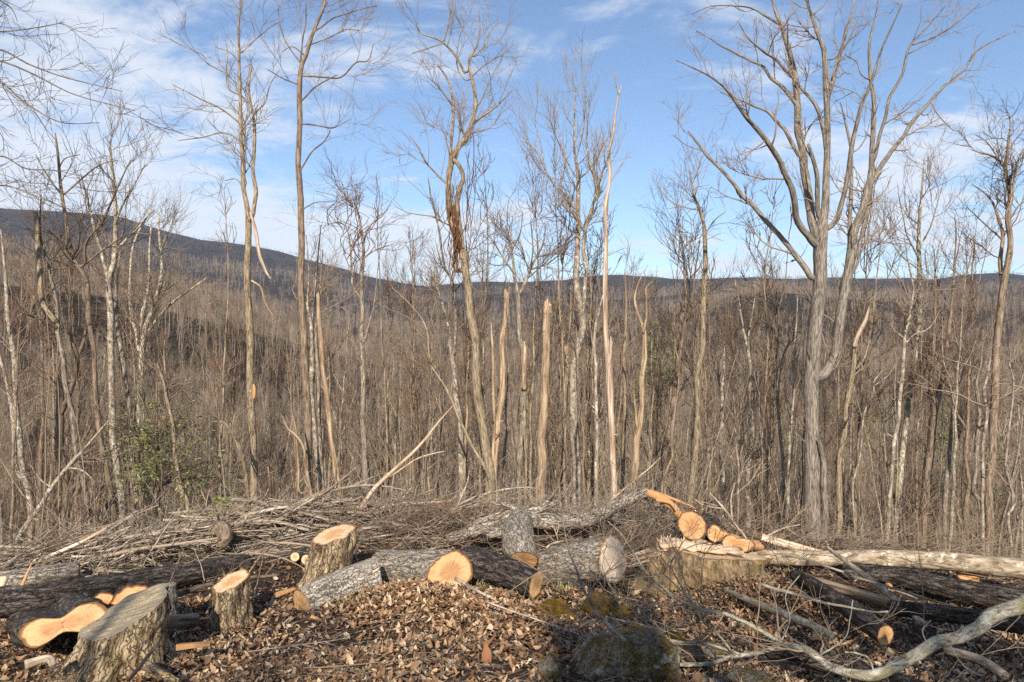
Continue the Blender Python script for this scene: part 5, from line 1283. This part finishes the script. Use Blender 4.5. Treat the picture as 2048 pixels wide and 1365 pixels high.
tree("brushy_branch", "bare leafless treetop lying behind the huge stump with grey upright twigs", 10.4, 'twig_dark',
     ["1290,1090,3.5 1330,1060,3 1300,1010,2.4 1270,960,1.6", "1330,1060,2 1400,1000,1.6 1440,940,1", "1310,1070,2 1250,1020,1.6 1215,1000,.8", "1480,1095,2.4 1440,1040,2 1420,1000,1.6 1416,975,.8", "1350,1080,2 1420,1060 1500,1080,1", "1300,1085,2 1240,1060 1190,1050,.8"], cat="branch", n1=6, l1=.9, clear=.1, n2=4, n3=1, ground_it=False, rs=1.0, twm='twig')
tree("leaning_branch", "long pale branch slanting up right out of the brush pile", 11.5, 'stick_pale',
     ["712,1030,4.5 740,985,4.2 770,955,4 800,928,3.4 840,890,2.6 880,840,1.6 905,812,.8", "765,960,3 790,945 840,915,1.6 890,902,.8", "742,985,2.4 725,1010 718,1020,1.4"], cat="branch", n1=1.2, l1=.5, clear=.4, n2=2, n3=0, ground_it=False, rs=1.0, twm='twig_pale')
tree("leaning_branch", "thin pale pole slanting up right in front of the tall silvery dead trunk", 10.8, 'stick_pale',
     ["1150,1088,3.5 1180,1040,3 1240,985,2.4 1290,945,1.6 1320,915,.8"], cat="branch", n1=.8, l1=.4, clear=.3, n2=2, n3=0, ground_it=False, rs=1.0, twm='twig_pale')

tree("leaning_branch", "grey forked branch arching out of the central tangle left of the upright butt", 10.9, 'stick_a',
     ["850,1070,4 890,1030,3.6 940,1000,3 985,985,2.4 1040,975,1.4 1080,978,.8", "905,1020,2.4 930,980,1.8 940,940,1", "960,993,2 1000,1010 1040,1008,.9"], cat="branch", n1=2.5, l1=.6, clear=.2, n2=3, n3=1, ground_it=False, rs=1.0, twm='twig')
tree("leaning_branch", "long thin grey branch arching above the brush left of the slanting pale branch", 11.6, 'stick_a',
     ["560,1040,4 620,1000,3.6 700,975,3 760,972,2.2 830,985,1.2", "640,993,2.2 690,955,1.6 720,930,.9", "700,975,1.8 760,950 800,945,.8"], cat="branch", n1=2.5, l1=.6, clear=.2, n2=3, n3=1, ground_it=False, rs=1.0, twm='twig')
tree("leaning_branch", "grey twiggy branch rising beside the log with the bright orange rayed end", 10.2, 'stick_a',
     ["1500,1092,3.2 1470,1050,2.8 1440,1010,2.2 1420,985,1.2", "1465,1045,2 1462,1000,1.5 1470,965,.8", "1445,1018,1.6 1405,1010 1380,990,.8", "1500,1092,2.4 1560,1060,2 1600,1050,1"], cat="branch", n1=4, l1=.6, clear=.1, n2=4, n3=1, ground_it=False, rs=1.0, twm='twig_pale')

# ------------------------------------------------------------------ rocks and moss
def rock(label, px, py, D, w, d, h, seed, mat='rock', name="mossy_rock"):
    rg = np.random.default_rng(seed)
    nu, nv = 84, 44; pw_ = .75 if mat == 'rock' else 1.15
    u = np.arange(nu) / nu * 2 * np.pi; v = np.linspace(-.5, 1, nv) * np.pi / 2
    uu, vv = np.meshgrid(u, v)
    m = 1 + .20 * np.clip(smooth_noise(rg, nv, nu, 4, 5), -1, .8) + .09 * np.abs(smooth_noise(rg, nv, nu, 8, 11)) + .05 * smooth_noise(rg, nv, nu, 16, 28) + .02 * rg.normal(0, 1, (nv, nu))
    X = np.sign(np.cos(uu)) * np.abs(np.cos(uu)) ** pw_ * np.cos(vv) * w * m; Y = np.sign(np.sin(uu)) * np.abs(np.sin(uu)) ** pw_ * np.cos(vv) * d * m; Z = np.sin(vv) * h * m
    if mat != 'rock':
        mm = 1 + .55 * smooth_noise(rg, nv, nu, 5, 9)
        X, Y, Z = X * (.8 + .2 * mm), Y * (.8 + .2 * mm), Z * mm
    if mat == 'rock':
        S = np.stack([X / w, Y / d, Z / h], -1)
        for _k in range(9):
            nn = nrm(rg.normal(0, 1, 3) + np.array([0, -.2, .3])); dd_ = rg.uniform(.68, .92)
            ex = np.maximum(S @ nn - dd_, 0); S = S - ex[..., None] * nn * .92
        X, Y, Z = S[..., 0] * w, S[..., 1] * d, S[..., 2] * h
    c = P(px, py, D); gz = h1(c[0], D)
    idx = np.arange(nu * nv).reshape(nv, nu)
    q = np.stack([idx[:-1], np.roll(idx, -1, 1)[:-1], np.roll(idx, -1, 1)[1:], idx[1:]], -1).reshape(-1, 4)
    o = link(name, mesh_np(name, np.stack([X, Y, Z], -1).reshape(-1, 3), [q, idx[-1][None]], M[mat]), None, (float(c[0]), float(D), float(gz)))
    tag(o, label, "rock" if mat == 'rock' else "moss")
    return o
rock("large mossy rock with white lichen under the lichen branch", 1238, 1320, 4.7, .36, .34, .30, 71)
rock("small mossy rock wedged right of the large mossy rock", 1385, 1300, 5.0, .11, .13, .16, 72)
rock("pale lichen-topped stone at the bottom edge, left of the large mossy rock", 1098, 1350, 4.5, .10, .12, .14, 73)
rock("low mossy stone half buried behind the large mossy rock", 1420, 1275, 5.4, .18, .14, .10, 74)
rock("smooth pale stone at the bottom edge, right of the large mossy rock", 1430, 1358, 4.45, .12, .10, .06, 75)
rock("dark mossy boulder at the bottom edge right of the small mossy rock", 1500, 1345, 4.6, .22, .2, .10, 76)
m_ = rock("golden moss cushion in front of the biggest felled log", 1205, 1192, 7.25, .24, .2, .10, 77, 'moss', "moss_cushion")
m_ = rock("brown-green moss cushion left of the golden one", 1110, 1190, 7.0, .22, .24, .08, 78, 'moss', "moss_cushion")
m_ = rock("dark moss cushion lying in shade behind the large mossy rock", 1290, 1235, 6.0, .35, .25, .06, 79, 'moss', "moss_cushion")

# ------------------------------------------------------------------ brush pile: sticks laid along the crest
PILE = np.array([[-60, 1120, 9.9], [100, 1098, 10.2], [250, 1078, 10.6], [380, 1052, 11.0], [500, 1022, 11.4], [620, 1006, 11.8], [720, 1004, 11.9], [840, 1028, 11.6]])
STKLOOK = ['grey weathered', 'dark brown', 'bent grey', 'pale barkless', 'thin brown', 'forked grey-barked', 'plain grey', 'forked tan', 'crooked brown', 'forked weathered', 'lichen-spotted', 'twiggy grey', 'thin pale', 'twiggy weathered']
STK = []
for i in range(14):
    rg2 = np.random.default_rng(800 + i); n = 14; t_ = np.linspace(-.5, .5, n)
    bend = np.cumsum(np.cumsum(rg2.normal(0, .006, (n, 2)), 0), 0); bend -= bend.mean(0)
    W = np.column_stack([t_, bend * .5]); R = np.linspace(1, .45, n) * .010
    T = Tubes(); T.add(W, R, 7)
    if i % 2: 
        Q, RR = shoots(rg2, W[None], R[None], 7, .2, .95, .12, .42, 18, 45, 6, 0.0, .14, .006, .0013); T.add(Q, RR, 4); T.add(*shoots(rg2, Q, RR, 16, .2, .95, .05, .16, 18, 45, 4, 0.0, .14, .003, .001), 3)
    STK.append(T.mesh("stick", M[['stick_a', 'stick_b', 'stick_a', 'stick_pale', 'twig', 'bark_grey', 'stick_a', 'bark_tan', 'stick_b', 'stick_a', 'bark_lichen', 'stick_a', 'twig_pale', 'stick_a'][i]], (0, 0, 0), .05, i))
rg = np.random.default_rng(88)
def stick(x, y, z, L, yaw, pitch, fat, label, group, k=None, roll=None):
    o = link("brush_stick", STK[int(rg.integers(len(STK))) if k is None else k], None, (x, y, z))
    o.scale = (L, L * fat, L * fat); o.rotation_euler = (rg.uniform(0, 6.28) if roll is None else roll, -pitch, yaw)
    tag(o, label, "stick", group); return o
for k in range(276):
    px = rg.uniform(-60, 840) if k < 235 else rg.uniform(800, 1330)
    py = np.interp(px, PILE[:, 0], PILE[:, 1]); D0 = np.interp(px, PILE[:, 0], PILE[:, 2])
    dv = rg.normal(0, .75); D0 = D0 if k < 235 else 11.2; D = D0 + dv; py = py if k < 235 else 1045
    x = (px - CX) / F * D0
    crest = CZ - (py - CY) / F * D0
    g = h1(x, D)
    top = g + max(crest - g, .25) * np.exp(-(dv / 1.15) ** 2)
    z = g + (top - g) * rg.uniform(.25, 1.05) ** .6
    slope = .10
    part_ = "left end of the brush pile" if px < 300 else "middle of the brush pile" if px < 560 else "right end of the brush pile" if px < 840 else "tangle behind the middle logs"
    L = rg.uniform(.9, 2.9)
    kk = int(rg.integers(14))
    stick(x, D, z + .02, L, rg.normal(0.10, .5 if k < 235 else 1.0), slope + rg.normal(0, .10), rg.uniform(.5, 1.5) * (1.5 if k % 6 == 0 else 1), STKLOOK[kk] + " stick lying in the " + part_, "sticks in the " + part_, k=kk)
for k, (px, py, D, L, yaw, pitch, fat, lab) in enumerate([
        (300, 1110, 9.6, 1.6, .2, 1.1, .8, "thin upright stick rising before the left end of the brush pile"), (437, 1015, 11.0, .75, .3, 1.15, 1.2, "pale forked twig poking up above the middle of the brush pile"),
        (520, 1140, 8.2, .5, .2, 1.2, 1.6, "short grey stick standing behind the fresh stump"), (400, 1130, 8.4, .42, 2.6, 1.1, 1.6, "crooked pale stick standing left of the fresh stump"),
        (345, 1150, 7.6, .6, .3, 1.0, .9, "grey wand leaning over the short slim stump"), (985, 1210, 7.1, 1.0, -.5, -.12, 2.0, "knobbly grey branch lying on the leaf mound in the centre"),
        (560, 1120, 8.9, .8, .05, .0, 1.6, "pale stick lying behind the fresh stump"), (430, 1175, 7.4, 1.5, .75, .22, 2.2, "dark charred-looking branch slanting behind the fresh stump"),
        (1090, 1245, 6.2, 1.3, -.5, -.1, .7, "long thin stick lying in the leaves in the centre"), (1290, 1250, 6.4, .9, -.9, .1, 1.5, "grey stick among the moss behind the large mossy rock"),
        (820, 1245, 6.3, .35, .6, .1, 2.2, "short pale chip-like stick on the leaf mound"), (600, 1290, 5.6, .8, .3, .02, .8, "thin stick lying on the leaves in front of the propped log"),
        (1830, 1190, 7.3, 1.2, -.4, -.1, 1.4, "grey stick crossing the stacked dark logs"), (1700, 1150, 8.5, 1.5, -.35, -.1, 1.3, "stick lying on the dark logs below the long pale log"),
        (700, 1330, 4.9, .7, -.2, .02, .9, "thin stick near the bottom edge, left of centre"), (1640, 1200, 7.0, 1.3, -.8, -.12, 1.6, "stick lying left of the dark orange-ended log")]):
    c = P(px, py, D); c[2] = max(c[2], h1(c[0], D) + .03)
    stick(float(c[0]), float(D), float(c[2]), L, yaw, pitch, fat, lab, None, k=[13, 12, 0, 6, 5, 10, 12, 1, 2, 6, 3, 9, 5, 0, 4, 10][k])

# fine twigs, too many to count
def twigs(name, label, centers, n_pts, lens, r, mat, seed, spread=(1, 1, .35), up=.0, gn=.18):
    rg = np.random.default_rng(seed); N = len(centers)
    d = nrm(rg.normal(0, 1, (N, 3)) * np.array(spread) + np.array([0, 0, up]))
    pts = [centers]; st = (rg.uniform(lens[0], lens[1], N) / (n_pts - 1))[:, None]
    for j in range(n_pts - 1):
        d = nrm(d + rg.normal(0, gn, (N, 3)) * np.array([1, 1, .6])); pts.append(pts[-1] + d * st)
    Q = np.stack(pts, 1); R = rg.uniform(r[0], r[1], (N, 1)) * np.linspace(1, .4, n_pts)[None]
    g = H(Q[..., 0], Q[..., 1]); Q[..., 2] = np.maximum(Q[..., 2], g + .005)
    T = Tubes(); T.add(Q, R, 3); T.add(*shoots(rg, Q, R, N, .2, .9, lens[0] * .4, lens[1] * .4, 20, 55, 4, 0, .15, r[0], r[0] * .6), 3)
    o = link(name, T.mesh(name, M[mat])); tag(o, label, "twigs", kind="stuff")
rg = np.random.default_rng(91)
def pile_points(n, sig=.8, lo=.0, hi=1.1, x0=-60, x1=850):
    px = rg.uniform(x0, x1, n); py = np.interp(px, PILE[:, 0], PILE[:, 1]); D0 = np.interp(px, PILE[:, 0], PILE[:, 2])
    dv = rg.normal(0, sig, n); D = D0 + dv; x = (px - CX) / F * D0; g = H(x, D)
    cr = CZ - (py - CY) / F * D0; top = g + np.maximum(cr - g, .25) * np.exp(-(dv / 1.2) ** 2)
    return np.column_stack([x - .4, D, g + (top - g) * rg.uniform(lo, hi, n)])
twigs("pile_twigs", "mass of fine grey twigs filling the brush pile", pile_points(1800), 6, (.4, 1.5), (.003, .008), 'stick_a', 1, spread=(1, .5, .22))
twigs("pile_twigs", "mass of fine dark twigs deep inside the brush pile", pile_points(1500, .8, 0, .8), 5, (.4, 1.2), (.004, .010), 'twig_dark', 2, spread=(1, .6, .25))
px = rg.uniform(760, 1130, 1100); D = 11.0 + rg.normal(0, .6, 1100); x = (px - CX) / F * D
twigs("red_twigs", "matted heap of fine reddish twigs behind the middle logs", np.column_stack([x, D, H(x, D) + rg.uniform(0, .75, 1100) * np.exp(-((px - 900) / 180) ** 2)]), 6, (.4, 1.1), (.0025, .005), 'twig_red', 3, spread=(1, .6, .25))
px = rg.uniform(760, 1330, 1300); D = 11.2 + rg.normal(0, .55, 1300); x = (px - CX) / F * D
twigs("grey_twigs", "loose tangle of grey twigs among the fallen limbs in the centre", np.column_stack([x, D, H(x, D) + rg.uniform(0, .7, 1300)]), 6, (.4, 1.4), (.003, .008), 'stick_a', 7, spread=(1, .7, .4))
px = rg.uniform(1120, 2080, 900); D = 10.6 + rg.normal(0, .8, 900); x = (px - CX) / F * D
twigs("edge_twigs", "fine dead twigs along the right edge of the clearing", np.column_stack([x, D, H(x, D) + rg.uniform(0, .4, 900)]), 5, (.4, 1.2), (.003, .006), 'twig', 4, spread=(1, .6, .5), up=.1)
px = rg.uniform(-60, 2110, 4600); D = 4.0 + 8 * rg.uniform(0, 1, 4600) ** 1.2; x = (px - CX) / F * D
twigs("ground_twigs", "small twigs scattered through the leaf litter", np.column_stack([x, D, H(x, D) + .02]), 4, (.08, .45), (.0018, .005), 'stick_a', 5, spread=(1, 1, .08))

# ------------------------------------------------------------------ leaf litter
def leaves(name, label, N, seed, sampler, size, lift=.0):
    rg = np.random.default_rng(seed); x, y = sampler(rg, N)
    dn = wave(x, y, 2.6, 44) + .6 * wave(x, y, 7.0, 45)
    ok = rg.uniform(0, 1, N) < np.clip(.72 + .55 * dn, .12, 1); x, y, dn = x[ok], y[ok], dn[ok]; N = len(x)
    z = H(x, y) + rg.uniform(.0, .035, N) + lift
    yaw = rg.uniform(0, 6.28, N); tl = rg.normal(0, .45, (N, 2)); s = size[0] + (size[1] - size[0]) * rg.beta(1.2, 2.6, N) * np.where(rg.uniform(0, 1, N) < .12, 1.5, 1)
    curl = rg.uniform(-1.0, 2.2, N); fold = rg.uniform(-.3, 1.1, N)
    # local outline: base, four stations of (edge, midrib, edge), tip
    u = np.array([0] + [q for v_ in (.13, .36, .62, .85) for q in (v_, v_, v_)] + [1.0]) - .5
    w = np.array([0] + [q for v_ in (.15, .27, .26, .15) for q in (-v_, 0, v_)] + [0])
    U = u[None] * s[:, None]; W = w[None] * s[:, None] * rg.uniform(.45, 1.1, (N, 1))
    Zl = (np.abs(w)[None] * fold[:, None] + (u[None] ** 2) * curl[:, None]) * s[:, None]
    cy, sy = np.cos(yaw)[:, None], np.sin(yaw)[:, None]
    X = x[:, None] + U * cy - W * sy; Y = y[:, None] + U * sy + W * cy
    Z = z[:, None] + Zl + U * tl[:, :1] + W * tl[:, 1:]
    V = np.stack([X, Y, Z], -1).reshape(-1, 3)
    W0 = rg.normal(0, .03, V.shape) * np.repeat(s, 14)[:, None]; V = V + W0
    b = (np.arange(N) * 14)[:, None]
    t3 = np.concatenate([b + np.array([[0, 1, 2]]), b + np.array([[0, 2, 3]]), b + np.array([[10, 13, 11]]), b + np.array([[11, 13, 12]])])
    q4 = np.concatenate([b + np.array([[i_ + j_, i_ + 3 + j_, i_ + 4 + j_, i_ + 1 + j_]]) for i_ in (1, 4, 7) for j_ in (0, 1)])
    rv = np.clip(.16 + rg.beta(1.4, 1.6, N) * .84 + .22 * wave(x, y, 1.7, 46), 0, .97); rv = np.where(rg.uniform(0, 1, N) < .03, 1.0, rv)
    fr = np.concatenate([np.tile(rv, 4), np.tile(rv, 6)])
    o = link(name, mesh_np(name, V, [t3, q4], M['leaf'], True, None, {"rnd": fr})); tag(o, label, "leaves", kind="stuff")
def near_samp(rg, N):
    px = rg.uniform(-80, 2130, N); D = 3.6 + 4.6 * rg.uniform(0, 1, N) ** .8; return (px - CX) / F * D, D
def far_samp(rg, N):
    px = rg.uniform(-80, 2130, N); D = 7.8 + 6.5 * rg.uniform(0, 1, N) ** 1.1; return (px - CX) / F * D, D
leaves("leaf_litter", "brown dead leaves carpeting the near clearing", 40000, 1, near_samp, (.022, .10))
leaves("leaf_litter", "brown dead leaves strewn under the logs and brush", 10000, 2, far_samp, (.035, .12))
def mound(cx, cy, sx, sy):
    return lambda rg, N: (rg.normal(cx, sx, N), rg.normal(cy, sy, N))
leaves("leaf_litter", "paler dead leaves heaped on the mound before the middle logs", 3500, 3, mound(-1.0, 6.9, .8, .6), (.04, .10), .02)
leaves("leaf_litter", "dead leaves heaped against the huge stump", 3600, 4, mound(2.9, 7.9, .65, .3), (.03, .08), .02)

leaves("leaf_litter", "dead leaves and bark crumbs clinging to the skirt of the huge stump", 1500, 5, mound(2.45, 7.75, .45, .14), (.02, .07), .05)

# dry grass tufts
rg = np.random.default_rng(95); V, Fq, rn = [], [], []
for (px, py, n) in [(985, 1168, 140), (940, 1172, 50), (840, 1150, 60), (1130, 1180, 60), (700, 1210, 50), (1580, 1140, 60)]:
    c = hit(px, py)
    for k in range(n):
        b = c + np.array([rg.normal(0, .14), rg.normal(0, .08), 0]); b[2] = h1(b[0], b[1]); d = np.array([rg.normal(0, .5), rg.normal(0, .5), 1]); L = rg.uniform(.06, .16)
        s = np.array([rg.uniform(.002, .005), 0, 0]); i = len(V); e = b + d * L * .6; tip = b + d * L + np.array([0, 0, -.2 * L])
        V += [b - s, b + s, e + s * .7, e - s * .7, tip]; Fq.append((i, i + 1, i + 2, i + 3)); rn.append(rg.uniform(0, 1))
g = link("dry_grass", mesh_np("dry_grass", np.array(V), np.array(Fq), M['grass'], False, None, {"rnd": np.array(rn)})); tag(g, "tufts of straw-coloured grass by the middle logs", "grass", kind="stuff")

# sawn chips
rg = np.random.default_rng(97)
cv = np.array([[-.5, -.3, 0], [.5, -.35, 0], [.45, .3, 0], [-.4, .35, 0], [-.42, -.25, .12], [.4, -.28, .16], [.38, .2, .14], [-.3, .26, .1]])
cf = np.array([[0, 3, 2, 1], [4, 5, 6, 7], [0, 1, 5, 4], [1, 2, 6, 5], [2, 3, 7, 6], [3, 0, 4, 7]])
chips = [mesh_np("wood_chip", cv * np.array(s), cf, M[m], False, {"bk": cv}) for s, m in (((.11, .06, .15), 'splinter'), ((.08, .06, .2), 'splinter_or'), ((.16, .04, .2), 'splinter'), ((.12, .08, .25), 'splinter_or'))]
for k in range(46):
    px, py = (rg.uniform(560, 1130), rg.uniform(1150, 1250)) if k < 22 else (rg.uniform(1480, 1900), rg.uniform(1150, 1300)) if k < 34 else (rg.uniform(20, 560), rg.uniform(1130, 1340))
    c = hit(px, py); o = link("wood_chip", chips[int(rg.integers(4))], None, (float(c[0]), float(c[1]), float(c[2]) + .02))
    o.rotation_euler = (rg.normal(0, .4), rg.normal(0, .4), rg.uniform(0, 6.28)); f = rg.uniform(.5, 1.2); o.scale = (f, f, f)
    z_ = "around the middle logs" if k < 22 else "among the logs on the right" if k < 34 else "between the stumps on the left"
    tag(o, "small pale wood chip in the leaves " + z_, "wood chip", "wood chips " + z_)

# ------------------------------------------------------------------ air
hz = NT("haze_air"); hz.n.remove(hz.b)
pv = hz.n.new("ShaderNodeVolumePrincipled"); pv.inputs["Color"].default_value = (0.80, 0.88, 1.0, 1); pv.inputs["Density"].default_value = 0.0001; pv.inputs["Anisotropy"].default_value = 0.1
hz.l.new(pv.outputs[0], hz.n["Material Output"].inputs["Volume"])
bx = np.array([[x, y, z] for z in (-60.0, 430.0) for y in (-3700.0, 3700.0) for x in (-3700.0, 3700.0)])
o = link("haze", mesh_np("haze", bx, np.array([[0, 2, 3, 1], [4, 5, 7, 6], [0, 1, 5, 4], [2, 6, 7, 3], [0, 4, 6, 2], [1, 3, 7, 5]]), hz.m, False)); tag(o, "thin bluish haze over the valley and hills", "haze", kind="stuff")
